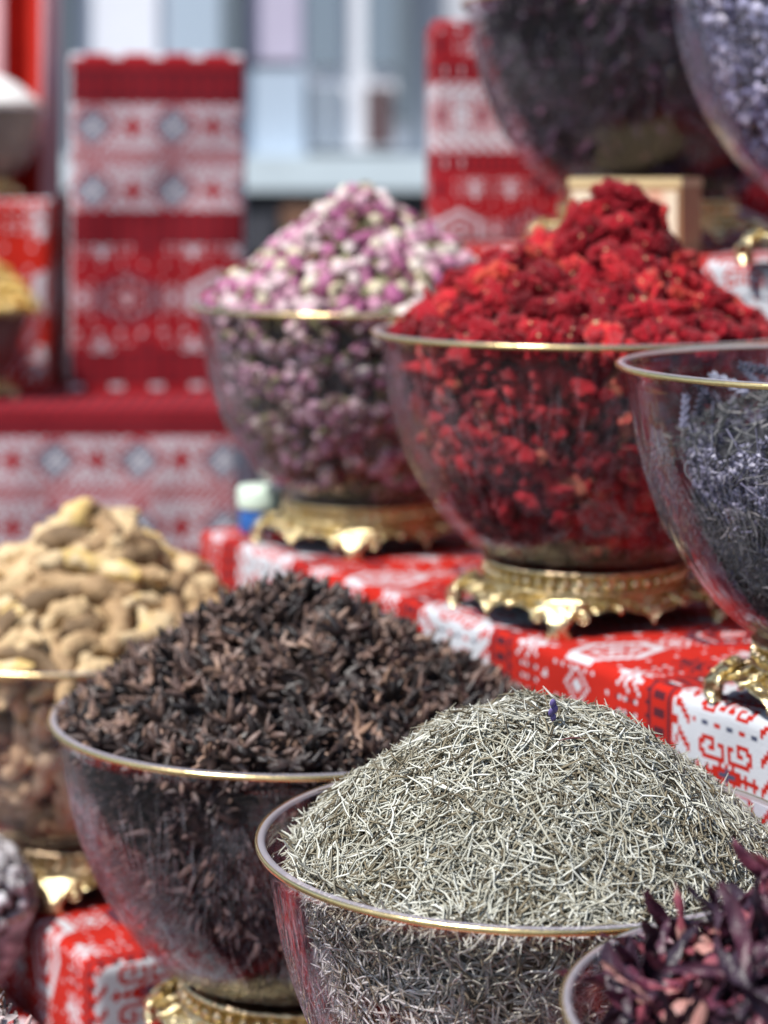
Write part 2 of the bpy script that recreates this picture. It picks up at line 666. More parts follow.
def place(name, meshes, pts, fr, scale, label, cat, group):
    obs = []
    for k in range(len(pts)):
        o = bpy.data.objects.new(name, meshes[k % len(meshes)])
        m = Matrix([list(fr[k][i] * scale[k]) + [pts[k][i]] for i in range(3)] + [[0, 0, 0, 1]])
        o.matrix_world = m
        COL.objects.link(o)
        tag(o, label, cat, group)
        obs.append(o)
    return obs


def needles(mb, pts, fr, length, rad, bend, nseg=4, ns=3, mat=0):
    """many thin curved needles at once; frames: x = along, z = out"""
    n = len(pts)
    t = np.linspace(-1, 1, nseg + 1)
    c = (pts[:, None] + fr[:, None, :, 0] * (t[None, :, None] * length[:, None, None] / 2)
         + (fr[:, None, :, 1] * np.cos(bend[:, None, None] * 9) + fr[:, None, :, 2] * np.sin(bend[:, None, None] * 9) * .5)
         * (((t ** 2 - .4) * .8)[None, :, None] * bend[:, None, None] + (t ** 3 - t)[None, :, None] * np.sin(bend * 57)[:, None, None] * .16) * length[:, None, None])
    rr = np.array([.45, 1, 1.05, .95, .35])[None] * rad[:, None] if nseg == 4 else (1 - .6 * t[None] ** 2) * rad[:, None]
    a = np.linspace(0, 2 * PI, ns, endpoint=False)
    v = c[:, :, None] + rr[:, :, None, None] * (np.cos(a)[None, None, :, None] * fr[:, None, None, :, 1] + np.sin(a)[None, None, :, None] * fr[:, None, None, :, 2])
    gf = grid_faces(nseg + 1, ns, False, True)
    per = (nseg + 1) * ns
    f = (gf[None] + (np.arange(n) * per)[:, None, None]).reshape(-1, 4)
    mb.add(v.reshape(-1, 3), f, mat)


def lumps(r, a, amp, s=1.0, seed=0.):
    """soft unevenness for heap surfaces"""
    return amp * (np.sin(a * 3 + seed + r * 5) * .5 + np.sin(a * 5 - seed * 2 + r * 9) * .3 + np.cos(r * 14 * s + seed + a * 2) * .4) * np.clip(r * 4, 0, 1)


# ------------------------------------------------------------------ piece prototypes (unit sizes in metres)
def noise_arr(v, s, seed):
    return np.array([noise.noise(Vector((x * s + seed, y * s - seed, z * s + 2 * seed))) for x, y, z in v])


def ginger_proto(k):
    rnd = np.random.default_rng(100 + k)
    mb = MB()
    ln = [.060, .068, .050, .054, .042, .062, .046, .034][k % 8]
    rad = [.0086, .0078, .0096, .0080, .0092, .0074, .0092, .0100][k % 8]
    nseg, ns = 16, 14
    t = np.linspace(-1, 1, nseg)
    bend = rnd.uniform(-.28, .28)
    pts = np.stack([t * ln / 2, bend * ln * (t ** 2 - .3), rnd.uniform(-.1, .1) * ln * t ** 2], -1)
    r = rad * np.maximum(.12, (1 - np.abs(t) ** 3.2)) ** .55 * (1 + .14 * np.sin(t * rnd.uniform(4, 7) + k) + .05 * np.sin(t * 22))
    tube(mb, pts, r, ns)
    if k % 4 == 0:
        s = rnd.choice([-1, 1])
        q = np.linspace(0, 1, 9)
        x0 = rnd.uniform(-.2, .25) * ln
        b = np.stack([x0 + .35 * ln * q * .6, s * (.4 * rad + .022 * q), .004 * q], -1)
        tube(mb, b, rad * .8 * np.maximum(.12, 1 - q ** 3) ** .6 * (1 + .1 * np.sin(q * 8)), 12)
    v = np.concatenate(mb.v)
    d = .0022 * noise_arr(v, 90, k) + .0012 * noise_arr(v, 260, k + 3)
    c = v.copy()
    c[:, 0] *= .0
    nrm = c / (np.linalg.norm(c, axis=1)[:, None] + 1e-9)
    v = v + nrm * d[:, None]
    return v, mb


def proto_mesh(name, v, mb, mats):
    m2 = MB()
    m2.v, m2.f, m2.m, m2.n = [v], mb.f, mb.m, len(v)
    return m2.build(name, mats)


def star_proto(k):
    rnd = np.random.default_rng(200 + k)
    mb = MB()
    npod = [8, 6, 7, 2, 5, 8, 3, 1][k % 8]
    nu, nv = 8, 10
    th = np.linspace(0, 2 * PI, nv, endpoint=False) + PI / 2
    for i in range(npod):
        a = 2 * PI * i / 8 + rnd.uniform(-.2, .2)
        ln = rnd.uniform(.0095, .0150)
        up = rnd.uniform(-.5, .75)
        hook = rnd.uniform(-.9, .9)
        t = np.linspace(0, 1, nu)
        w = .0019 * (np.sin(PI * np.clip(t * .88 + .10, 0, 1)) ** .6) + .0002
        hgt = .0023 * np.sin(PI * np.clip(t * .88 + .10, 0, 1)) ** .6 + .0002
        x = .001 + ln * t * (1 - .12 * t * abs(hook))
        zc = up * ln * t ** 2
        Y = w[:, None] * np.cos(th)[None]
        Zs = hgt[:, None] * np.sin(th)[None]
        slit = np.where(np.sin(th)[None] > .85, -hgt[:, None] * 1.1, 0)   # opened seam on top
        Zz = Zs + slit + zc[:, None]
        Y = Y + (hook * ln * .45 * t ** 2)[:, None]
        X = np.broadcast_to(x[:, None], Y.shape)
        c, s = math.cos(a), math.sin(a)
        v = np.stack([X * c - Y * s, X * s + Y * c, Zz], -1)
        mb.add(v, grid_faces(nu, nv, False, True))
    if k % 3 == 0:
        tube(mb, [(0, 0, 0), (.002, 0, -.006), (.004, .001, -.014)], [.0011, .0008, .0007], 6)
    return np.concatenate(mb.v), mb


def rosebud_proto(k):
    rnd = np.random.default_rng(300 + k)
    mb = MB()
    nu, nv = 9, 7
    for layer in range(3):
        npet = [3, 4, 4][layer]
        for i in range(npet):
            a0 = 2 * PI * i / npet + layer * .7 + rnd.uniform(-.2, .2)
            span = [1.5, 1.15, 1.0][layer]
            t = np.linspace(0, 1, nu)
            q = np.linspace(-1, 1, nv)
            T, Q = np.meshgrid(t, q, indexing='ij')
            open_ = [.0, .0006, .0016][layer] * (1 + rnd.uniform(-.5, 1.2))
            R = (.0052 + .0007 * layer) * np.sin(PI * np.clip(T * .80 + .10, 0, 1)) ** .8 + open_ * T ** 2 + .0005 * Q ** 2
            A = a0 + span * Q * (1 - .45 * T ** 4)
            Z = -.006 + .0155 * T * (1 - .04 * layer) - .0016 * Q ** 2 * T
            v = np.stack([R * np.cos(A), R * np.sin(A), Z], -1)
            mb.add(v, grid_faces(nu, nv), 0)
    # calyx and stalk
    lathe(mb, [(.0004, -.0125), (.0012, -.0115), (.0030, -.0085), (.0042, -.0062), (.0047, -.0042)], 12, 1)
    for i in range(5):
        a = 2 * PI * i / 5
        c, s = math.cos(a), math.sin(a)
        v = []
        for t, wd, rr in ((0, .0016, .0047), (.5, .0013, .0061), (1, .0002, .0062)):
            for q in (-1, 1):
                v.append((rr * c - q * wd * s, rr * s + q * wd * c, -.005 + .0085 * t))
        mb.add(v, np.array([[0, 1, 3, 2], [2, 3, 5, 4]]), 1)
    tube(mb, [(0, 0, -.012), (.0004, 0, -.016)], [.0008, .0006], 6, 1)
    return np.concatenate(mb.v), mb


def red_proto(k):
    rnd = np.random.default_rng(400 + k)
    mb = MB()
    v, f = ico(5)
    el = np.array([1.0 + rnd.uniform(0, .6), .8 + rnd.uniform(-.1, .15), .62 + rnd.uniform(-.1, .2)])
    n1 = noise_arr(v, 1.5, k * 3.1)
    n2 = noise_arr(v, 3.4, k + 9)
    n3 = noise_arr(v, 8.0, k + 20)
    n4 = noise_arr(v, 20.0, k + 30)
    n5 = noise_arr(v, 34.0, k + 40)
    r = 1.06 + .50 * n1 - .66 * np.abs(n2) + .22 * n3 - .30 * np.abs(n3) + .12 * n4 - .10 * np.abs(n4) + .08 * n5
    v = v * r[:, None] * el * .0105
    # curl it a little so it reads as a folded flower head
    v[:, 2] += rnd.uniform(-14, 18) * v[:, 0] ** 2
    mb.add(v, f)
    # a few pale stamen crumbs caught in the folds
    vs, fs = ico(1)
    for q in rnd.choice(len(v), 5, replace=False):
        mb.add(vs * rnd.uniform(.0005, .0010) * np.array([1.6, 1, 1]) + v[q], fs, 1)
    return np.concatenate(mb.v), mb


def calyx_proto(k):
    rnd = np.random.default_rng(500 + k)
    mb = MB()
    npet = [3, 1, 2, 1, 4, 1, 2, 5][k % 8]
    nu, nv = 14, 6
    for i in range(npet):
        a = 2 * PI * i / 5 + rnd.uniform(-.25, .25)
        ln = rnd.uniform(.030, .047)
        wd = rnd.uniform(.0026, .0056)
        t = np.linspace(0, 1, nu)
        q = np.linspace(-1, 1, nv)
        T, Q = np.meshgrid(t, q, indexing='ij')
        wdt = wd * (np.sin(PI * (T * .82 + .12)) ** .8)
        roll = rnd.uniform(.5, 1.7)
        ph = Q * roll * (.6 + .4 * T)
        curl = rnd.uniform(.2, 1.1) if npet > 2 else rnd.uniform(-.9, 1.1)
        side = rnd.uniform(-1.0, 1.0)
        along = ln * np.sin(curl * T) / curl
        rise = ln * (1 - np.cos(curl * T)) / curl + .003
        Y = wdt * np.sin(ph) / roll * 1.6 + side * ln * .35 * T ** 2
        Zl = rise + wdt * (1 - np.cos(ph)) / roll * 1.5 + .0011 * np.sin(T * 17 + Q * 2.5 + k)
        X = .002 + along
        c, s = math.cos(a), math.sin(a)
        v = np.stack([X * c - Y * s, X * s + Y * c, Zl], -1)
        mb.add(v, grid_faces(nu, nv))
    if npet > 3:
        lathe(mb, [(.0012, -.008), (.0035, -.006), (.0045, -.001), (.0042, .004)], 12)
    return np.concatenate(mb.v), mb


def sprig_proto(k):
    """dried lavender sprig: stem and a spike of small buds"""
    rnd = np.random.default_rng(600 + k)
    mb = MB()
    ln = rnd.uniform(.045, .062)
    b = rnd.uniform(-.006, .006)
    t = np.linspace(0, 1, 6)
    tube(mb, np.stack([b * t ** 2, 0 * t, ln * t], -1), .0007, 5, 1)
    v, f = ico(1)
    for q in np.linspace(.42, 1.0, 9):
        for j in range(4):
            a = j * PI / 2 + q * 9
            sc = .0021 * (1.15 - .4 * q)
            d = np.array([math.cos(a), math.sin(a), .8])
            vv = v * np.array([.75, .75, 1.9]) * sc
            R = np.array(Vector((0, 0, 1)).rotation_difference(Vector(d)).to_matrix())
            mb.add(vv @ R.T + np.array([b * q ** 2, 0, ln * q]) + d * .0019, f, 0)
    return np.concatenate(mb.v), mb


def yellow_proto(k):
    v, f = ico(3)
    mb = MB()
    r = 1 + .3 * noise_arr(v, 1.7, k * 2.2) + .12 * noise_arr(v, 5, k)
    mb.add(v * r[:, None] * np.array([1.2, 1, .75]) * .0085, f)
    return np.concatenate(mb.v), mb


# ------------------------------------------------------------------ patterned cloth
HOOK = ["........#........",
        ".......###.......",
        "..###...#...###..",
        ".##.##..#..##.##.",
        ".#...#.###.#...#.",
        ".#.#.#..#..#.#.#.",
        ".###.#.###.#.###.",
        ".....#.###.#.....",
        "..#..#######..#..",
        "..####.###.####..",
        "......#####......",
        "..####.###.####..",
        "..#..#######..#..",
        ".....#.###.#.....",
        ".###.#.###.#.###.",
        ".#.#.#..#..#.#.#.",
        ".#...#.###.#...#.",
        ".##.##..#..##.##.",
        "..###...#...###..",
        ".......###.......",
        "........#........"]
SPRIG = ["#..#..#..#",
         ".#.#..#.#.",
         "..###.##..",
         "....##....",
         "#..####..#",
         ".###..###.",
         "....##....",
         "..######..",
         ".#..##..#.",
         "....##...."]


def pat(i, j, period_off=0):
    """colour index of cloth cell: i along the band, j across the bands; 0 red 1 white 2 maroon 3 navy"""
    P = 108
    j = (j + period_off) % P
    if j < 36:                                   # white band with red horn motifs
        if j in (0, 35):
            return 0
        if j in (2, 33):
            return 0 if i % 4 < 2 else 1
        k = i % 20
        jj = j - 7
        if 0 <= jj < 21:
            if k < 17:
                if (k == 8 and 8 <= jj <= 12) or (jj == 10 and 7 <= k <= 9):
                    return 3
                return 0 if HOOK[jj][k] == '#' else 1
            if k == 18 and jj % 4 < 2:
                return 3 if jj % 8 < 4 else 0
        if jj < -1 or jj > 21:
            if (i + (j if j < 18 else -j)) % 6 < 2:
                return 0
        return 1
    if j < 44 or j >= 100:                       # striped binding
        q = j - 36 if j < 44 else j - 100
        if q in (0, 7):
            return 2
        if q in (1, 6):
            return 0
        return (2 if i % 4 < 2 else 0) if (i // 24) % 2 else (2 if i % 4 < 2 else 1 if i % 8 == 2 else 0)
    jj = j - 44                                  # red band, medallions between two rows of sprigs
    k = i % 34
    med = (i // 34) % 2
    if 16 <= jj < 40:
        d = max(abs(jj - 27.5) * 1.0 + abs(k - 17) * .5, abs(k - 17) * .95)
        if med == 0:
            if d < 2:
                return 1
            if d < 4:
                return 0
            if d < 6:
                return 1 if (k + int(jj)) % 4 else 0
            if d < 8:
                return 0
            if d < 10.5:
                return 1
        else:
            if d < 3:
                return 1 if (k + jj) % 2 else 0
            if 4 <= d < 6:
                return 2
            if 7 <= d < 8:
                return 1 if (k + jj) % 2 else 0
            if 8.5 <= d < 10.5:
                return 2 if (k + jj) % 4 else 3
        e = abs(jj - 27.5) + min(k, 34 - k)
        if e < 2.5 or 4 < e < 5.5:
            return 1
        if (k in (4, 30)) and 19 < jj < 37 and jj % 3 == 0:
            return 1
        return 0
    row = 3 if jj < 16 else 43
    s = jj - row
    kk = i % 17 - 3
    if 0 <= s < 10 and 0 <= kk < 10:
        q = SPRIG[s][kk] if jj < 16 else SPRIG[9 - s][kk]
        if q == '#':
            return 1 if (i // 17) % 3 else 2
    if jj in (0, 55) and i % 3 == 0:
        return 2
    if (kk == -2 or kk == 12) and 0 <= s < 10 and s % 3:
        return 1 if s % 2 else 2
    if jj in (14, 15, 40, 41) and (i + jj) % 4 < 2:
        return 1 if (i // 2) % 4 == 0 else 0
    return 0


def pat_wide(i, j):
    """broad horizontal bands of the stall behind"""
    j %= 124
    if j < 6:
        return 1 if (i // 5) % 3 == 0 and j < 2 else 0
    if j < 18 or 60 <= j < 72 or j >= 112:
        return 2 if i % 5 < 3 or j in (6, 7, 16, 17, 60, 71, 112, 123) else 0
    if j < 60:
        jj = j - 18
        if 18 <= jj < 24:
            return 0 if (i + jj) % 3 else 1
        if jj in (0, 41):
            return 0
        q = jj % 24 if jj < 18 else jj - 24
        k = i % 30
        d = abs(k - 8) + abs(q - 9)
        if d < 3:
            return 1
        if d < 8:
            return 3 if (k + q) % 3 else 1
        if d in (9, 10):
            return 0
        d2 = abs(k - 23) + abs(q - 9)
        if d2 < 5 and (abs(k - 23) < 2 or abs(q - 9) < 2):
            return 0
        return 0 if (i * 2 + q) % 5 == 0 or (i + 3 * q) % 7 == 0 else 1
    return pat(i, 44 + 8 + (j - 72))


def draped_step(name, corner, tdir, ndir, length, depth, height, label, cell=.0024, off=0, ioff=0, axis='row', rad=.0065,
                wav=.0015, ends=(True, True), group=None):
    """A block under patterned cloth. corner = front top corner (world), tdir along the front edge, ndir inwards. The cloth is one
    stitched sheet: front, top and both end faces, rounded over the edges."""
    tdir, ndir = Vector(tdir).normalized(), Vector(ndir).normalized()
    mb = MB()
    nl, nd, nh = max(2, round(length / cell)), max(2, round(depth / cell)), max(2, round(height / cell))

    def pos(l, d, h):
        """round the box edges; h measured down from the top"""
        p = np.stack([l, d, -h], -1)
        lo = np.array([rad, rad, -height - 1])
        hi = np.array([length - rad, depth - rad, -rad])
        c = np.clip(p, lo, hi)
        dv = p - c
        nlen = np.linalg.norm(dv, axis=-1, keepdims=True)
        p = np.where(nlen > 1e-9, c + dv / np.maximum(nlen, 1e-9) * rad, p)
        # slack and creases of the cloth
        w = wav * (np.sin(p[..., 0] * 37 + np.sin(p[..., 2] * 21) * 2) + np.sin(p[..., 0] * 90 + p[..., 1] * 50) * .5)
        k = np.clip(-p[..., 2] / .08, 0, 1)
        p[..., 1] -= w * k
        p[..., 2] -= .35 * w * np.clip(p[..., 1] / .03, 0, 1) * (1 - k)
        base = np.array(corner)
        return base + p[..., :1] * np.array(tdir) + p[..., 1:2] * np.array(ndir) + p[..., 2:3] * np.array([0, 0, 1.])

    def sheet(A, B, fn, col):
        g = np.stack(np.meshgrid(np.arange(A + 1), np.arange(B + 1), indexing='ij'), -1).astype(float)
        v = fn(g[..., 0], g[..., 1])
        f = grid_faces(A + 1, B + 1)
        I, J = np.meshgrid(np.arange(A), np.arange(B), indexing='ij')
        m = np.array([col(int(i), int(j)) for i, j in zip(I.ravel(), J.ravel())], np.int32)
        mb.add(v.reshape(-1, 3), f, m)

    cl, cd, ch = length / nl, depth / nd, height / nh
    if axis == 'row':            # bands cross the front edge: band axis runs along the row
        cf = lambda i, j: pat(nh - j + ioff, i, off)
        ct = lambda i, j: pat(nh + j + ioff, i, off)
        ce = lambda i, j: pat(j + ioff, i, 2)
    elif axis == 'column':
        cf = lambda i, j: pat_wide(i + ioff, j + off)
        ct = lambda i, j: pat_wide(i + ioff, off + 1)
        ce = lambda i, j: 1 if i < 40 and (i + j) % 5 else pat_wide(i + ioff, j + off)
    else:                        # bands run horizontally on the front
        cf = lambda i, j: pat(i + ioff, j, off)
        ct = lambda i, j: pat(i + ioff, 300 - j, off)
        ce = lambda i, j: pat(i + ioff, j, off)
    sheet(nl, nh, lambda a, b: pos(a * cl, 0 * a, b * ch), cf)
    sheet(nl, nd, lambda a, b: pos(a * cl, b * cd, 0 * a), ct)
    if ends[0]:
        sheet(nd, nh, lambda a, b: pos(0 * a, a * cd, b * ch), ce)
    if ends[1]:
        sheet(nd, nh, lambda a, b: pos(0 * a + length, a * cd, b * ch), ce)
    sheet(nl // 4, nh // 4, lambda a, b: pos(a * length / (nl // 4), 0 * a + depth, b * height / (nh // 4)), lambda i, j: 0)
    me = mb.build(name, M_CLOTH_FAR if axis == 'column' or name == 'draped_block' else M_CLOTH)  # near upright block takes the darker cloth, painting in its shade
    # rest the mesh on its own origin at the base
    org = Vector(corner) + tdir * length / 2 + ndir * depth / 2 - Vector((0, 0, height))
    me.transform(Matrix.Translation(-org))
    o = link(name, me, None, org)
    return tag(o, label, 'display step', group)


# =================================================================== THE STALL
NV = (.87, .493, 0)            # into the stall
TV = (-.493, .87, 0)           # along the rows, away from the camera
n2, t2 = np.array(NV[:2]), np.array(TV[:2])


def nt_point(n, t):
    return n2 * n + t2 * t


def along(x, z):
    p = np.array([x, z])
    return float(p @ n2), float(p @ t2)


def step_at(name, n0, n1, t0, t1, drop, hgt, label, **kw):
    c = nt_point(n0, t0)
    return draped_step(name, W(c[0], c[1], drop), TV, NV, (t1 - t0) * U, (n1 - n0) * U, hgt * U, label, **kw)


GS = 'steps of the stall under red patterned cloth'
# tier two: roses, red flowers, lavender
te = along(-1.03, 12.68)[1]
tr = along(2.7, 6.2)[1]
step_at('draped_step', 5.30, 7.6, tr, te, 2.05, 2.2, 'long middle step under red and white cloth carrying the bowls of rosebuds and red flowers', off=91, ioff=23, wav=.003, group=GS)
# tier three
te3 = along(.22, 13.75)[1] + .55
step_at('draped_step', 6.97, 9.6, along(3.4, 8.4)[1], te3, .437, 1.9, 'highest long step under red and white cloth, below the two topmost glass bowls', off=70, ioff=4, group=GS)
# ginger block and the front blocks
cA = along(-1.336, 10.02)
step_at('draped_step', cA[0], 5.25, cA[1], cA[1] + 3.2, 3.625, 1.3, 'low red cloth step holding the bowl of ginger roots, its white zigzag end showing', off=40, ioff=20, group=GS)
step_at('draped_step', 3.86, 5.25, cA[1] - 1.95, cA[1] - .38, 3.67, 1.3, 'low cloth step under the bowl of star anise', off=10, group=GS, ends=(False, True))
step_at('draped_step', 3.35, 4.9, along(.516, 7.48)[1] - .85, along(.516, 7.48)[1] + .75, 3.51, 1.3, 'low cloth step under the bowl of rosemary needles', off=60, group=GS)
step_at('draped_step', 3.3, 4.7, along(1.314, 5.92)[1] - .8, along(1.314, 5.92)[1] + .66, 3.344, 1.5, 'low cloth step under the bowl of dark red hibiscus', off=0, group=GS)
step_at('draped_step', 1.4, 3.72, cA[1] - 4.5, cA[1] + 3.0, 4.33, .9, 'lowest cloth step in front, under the bowl of pale mixed petals', off=0, group=GS, cell=.004)
tg = along(-2.05, 10.6)
step_at('draped_step', tg[0] - .42, 3.70, tg[1] - .45, tg[1] + .45, 4.01, 1.1, 'small cloth step under the bowl of grey blossoms at the left edge', off=50, group=GS)
# upright block behind the dark bowl
draped_step('draped_block', W(.315, 14.55, -1.04), (1, 0.02, 0), (-.02, 1, 0), 4.2 * U, 1.0 * U, 1.46 * U,
            'upright red cloth block with white lozenges standing behind the dark hibiscus bowl', off=79, ioff=4, axis='flat', cell=.0018, group='upright cloth blocks')

# bowls --------------------------------------------------------------------
SPOT = {
    'rosemary': (.516, 7.48, 3.51, .95),
    'anise': (-.367, 9.35, 3.67, 1.05),
    'ginger': (-1.57, 11.33, 3.625, .95),
    'hibiscus': (1.314, 5.92, 3.344, .83),
    'red': (.945, 10.28, 2.05, 1.0),
    'rose': (-.106, 12.2, 2.05, .96),
    'lavender': (1.90, 8.42, 2.05, 1.0),
    'dark': (1.59, 13.2, .437, 1.12),
    'blue': (2.46, 10.66, .437, 1.11),
    'grey': (-2.05, 10.6, 4.01, .363),
    'pale': (-1.70, 7.6, 4.33, .80),
}
make_bowl(*SPOT['rosemary'], 'cut glass bowl with thin gilt rim heaped with pale grey rosemary needles', spin=14)
make_bowl(*SPOT['anise'], 'cut glass bowl full of dark brown star anise', spin=3)
make_bowl(*SPOT['ginger'], 'glass bowl on a gilt foot heaped with tan ginger roots', phi=-95, spin=9)
make_bowl(*SPOT['hibiscus'], 'glass bowl with gold edge filled with curled maroon hibiscus in the front corner', spin=0)
make_bowl(*SPOT['red'], 'glass bowl on ornate gilt feet heaped with bright red dried flowers', spin=20)
make_bowl(*SPOT['rose'], 'glass bowl heaped with pink and white rosebuds', phi=-95, spin=0, zs=ZROSE)
make_bowl(*SPOT['lavender'], 'glass bowl only part filled with blue lavender sprigs, starburst cuts in its wall', phi=-104, spin=45)
make_bowl(*SPOT['dark'], 'glass bowl of near black petals on the top step behind the red flowers', phi=-100, spin=6)
make_bowl(*SPOT['blue'], 'glass bowl of lilac blue florets in the top corner, nearest bowl on the top step', phi=-104, spin=15)
make_bowl(*SPOT['grey'], 'small glass bowl of fluffy grey blossoms beside the ginger bowl', spin=0)
make_bowl(*SPOT['pale'], 'glass bowl of pale mixed petals at the bottom left edge', spin=0)


def stuff(name, mb, mats, label, cat):
    me = mb.build(name, mats)
    o = link(name, me)
    return tag(o, label, cat, None, 'stuff')


def seen(h, p, nn):
    """how squarely a surface point faces the camera"""
    wp = h.world(p)
    d = np.array([0, 0, EYE]) - wp
    d /= np.linalg.norm(d, axis=1)[:, None]
    return np.sum(d * nn, 1)


# rosemary ------------------------------------------------------------------
hR = Heap(*SPOT['rosemary'], lambda r, a: .515 * np.clip(1 - r ** 2.1, 0, 1) ** 1.12 - .035 + lumps(r, a, .024, 1, 1.), rc=.89, side=.86)
M_NEEDLE = piece_mat('rosemary_needle', [(0, (.07, .055, .035)), (.16, (.20, .165, .105)), (.42, (.38, .365, .29)), (.75, (.52, .52, .45)), (1, (.70, .70, .63))],
                     rough=.55, per='island', noise_scale=120, noise_amt=.25)
M_NEEDLE_CORE = simple_mat('rosemary_gap_shade', (.022, .018, .012), rough=.9, noise_amt=.5, noise_scale=200, bump=.6, bscale=400)  # dark core: shade between the needles put into its colour
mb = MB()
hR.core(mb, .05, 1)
for cnt, depth, tilt in ((11000, .034, .18), (9500, .014, .20), (5200, -.004, .20), (260, -.008, .4)):
    p, nn = hR.sample_dome(cnt)
    w = .5 + .5 * np.sin(p[:, 0] * 23 + np.sin(p[:, 1] * 17) * 2) * np.sin(p[:, 1] * 21 + 1 + p[:, 0] * 6)
    ok = RNG.random(cnt) < (.45 + .55 * w if depth < .03 else 1)
    p, nn = p[ok], nn[ok]
    cnt = len(p)
    p = p - nn * (depth + .014 * RNG.random(cnt)[:, None])
    ln = RNG.uniform(.010, .0245, cnt) * RNG.uniform(.75, 1, cnt)
    needles(mb, hR.world(p), frames(nn, tilt), ln, RNG.uniform(.00030, .00056, cnt), RNG.normal(size=cnt) * .26)
for cnt, depth, tilt in ((6500, .02, .25), (4500, -.002, .35)):
    p, nn = hR.sample_side(cnt)
    p = p - nn * (depth + .01 * RNG.random(cnt)[:, None])
    needles(mb, hR.world(p), frames(nn, tilt), RNG.uniform(.009, .018, cnt), RNG.uniform(.00042, .0007, cnt), RNG.uniform(-.22, .22, cnt))
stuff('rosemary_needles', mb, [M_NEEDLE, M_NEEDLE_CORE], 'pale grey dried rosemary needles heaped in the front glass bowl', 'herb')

# star anise ----------------------------------------------------------------
hA = Heap(*SPOT['anise'], lambda r, a: .55 * (1 - r) ** .97 - .02 * np.exp(-(r / .12) ** 2) + lumps(r, a, .028, 1, 2.), rc=.91, side=.87, ox=-.04)
ST_STOPS = [(0, (.010, .008, .008)), (.35, (.030, .020, .018)), (.60, (.085, .052, .042)), (.82, (.18, .112, .09)), (1, (.32, .20, .14))]
M_STAR = piece_mat('star_anise_husk', ST_STOPS, rough=.42, per='object', noise_scale=150, noise_amt=.7, bump=.4, bscale=500, spec=.55)
M_STAR_I = piece_mat('star_anise_husk_loose', ST_STOPS, rough=.42, per='island', noise_scale=120, noise_amt=.7, bump=.4, bscale=500, spec=.55)
M_DARK = simple_mat('star_anise_gap_shade', (.012, .009, .008), rough=.9)  # near-black core paints the shaded gaps between stars
protoA = [star_proto(k) for k in range(8)]
meshA = [proto_mesh('star_anise', v, m, M_STAR) for v, m in protoA]
flatA = [(v, np.concatenate([f for f in m.f if f.shape[1] == 4])) for v, m in protoA]
p, nn = hA.sample_dome(6000)
s = seen(hA, p, nn) + RNG.random(len(p)) * .6
s[seen(hA, p, nn) < .0] -= 3
pall, nall = p, nn
p, nn = fit_min(p, nn, .054, 300, s)
place('star_anise', meshA, hA.world(p + nn * .010), frames(nn, .95), RNG.uniform(.58, 1.0, len(p)),
      'dark brown dried star anise lying on the heap in its glass bowl', 'star anise', 'star anise on the heap')
mb = MB()
hA.core(mb, .045, 1)
p2, n2_ = hA.sample_dome(2400)
far = np.array([np.min(np.sum((p - q) ** 2, 1)) for q in p2]) > .050 ** 2
scatter_mesh(mb, flatA, hA.world(p2 - n2_ * np.where(far, .0, .045)[:, None]), frames(n2_, .9), RNG.uniform(.55, .95, len(p2)))
p, nn = hA.sample_side(1500)
scatter_mesh(mb, [flatA[q] for q in (0, 1, 2, 4, 5)], hA.world(p - nn * .045), frames(nn, .7), RNG.uniform(.75, 1.1, len(p)), 2)
stuff('star_anise_heap', mb, [M_STAR_I, M_DARK, piece_mat('star_anise_husk_shaded', [(0, (.014, .011, .011)), (.5, (.05, .034, .03)), (.85, (.12, .08, .068)), (1, (.20, .13, .10))], rough=.5, per='island', noise_scale=120, noise_amt=.5)], 'dark packed star anise filling the glass bowl beneath the top layer', 'star anise')  # darker husk copy: shade inside the bowl put into its colour

# ginger --------------------------------------------------------------------
hG = Heap(*SPOT['ginger'], lambda r, a: .70 * (1 - r) ** .92 + lumps(r, a, .03, 1, 3.) - .02, rc=.90, side=.88, ox=.10)
GI_STOPS = [(0, (.15, .095, .05)), (.3, (.37, .24, .125)), (.6, (.54, .385, .21)), (.88, (.65, .50, .30)), (1, (.62, .43, .16))]
M_GINGER = piece_mat('ginger_skin', GI_STOPS, rough=.7, per='object', noise_scale=90, noise_amt=.8, bump=1., bscale=170)
M_GINGER_I = piece_mat('ginger_skin_packed', GI_STOPS, rough=.7, per='island', noise_scale=70, noise_amt=.55, bump=.5, bscale=260)
protoG = [ginger_proto(k) for k in range(8)]
meshG = [proto_mesh('ginger_root', v, m, M_GINGER) for v, m in protoG]
p, nn = hG.sample_dome(4000)
s = seen(hG, p, nn) + RNG.random(len(p)) * .8
p, nn = fit_min(p, nn, .128, 210, s)
place('ginger_root', meshG, hG.world(p + nn * (.01 + .05 * RNG.random(len(p))[:, None])), lying(nn, .2, .42), RNG.uniform(.70, 1.02, len(p)),
      'knobbly tan dried ginger root piled in the glass bowl', 'ginger root', 'ginger roots on the heap')
p, nn = hG.sample_side(900, half=2.0)
p, nn = fit_min(p, nn, .15, 85)
place('ginger_root', meshG, hG.world(p - nn * .09), frames(nn, .2), RNG.uniform(.7, .95, len(p)),
      'tan dried ginger root seen through the wall of its glass bowl', 'ginger root', 'ginger roots behind the glass')
mb = MB()
hG.core(mb, .13, 1)
flatG = [(v, np.concatenate([f for f in m.f if f.shape[1] == 4])) for v, m in protoG]
p, nn = hG.sample_dome(170)
scatter_mesh(mb, flatG, hG.world(p - nn * .085), frames(nn, .4), RNG.uniform(.8, 1.1, len(p)))
stuff('packed_ginger', mb, [M_GINGER_I, simple_mat('ginger_gap_shade', (.10, .06, .03), rough=.9, noise_amt=.5, noise_scale=60)],  # core coloured dark for the shade deep between roots
      'ginger roots packed deep in the bowl under the top layer', 'ginger root')

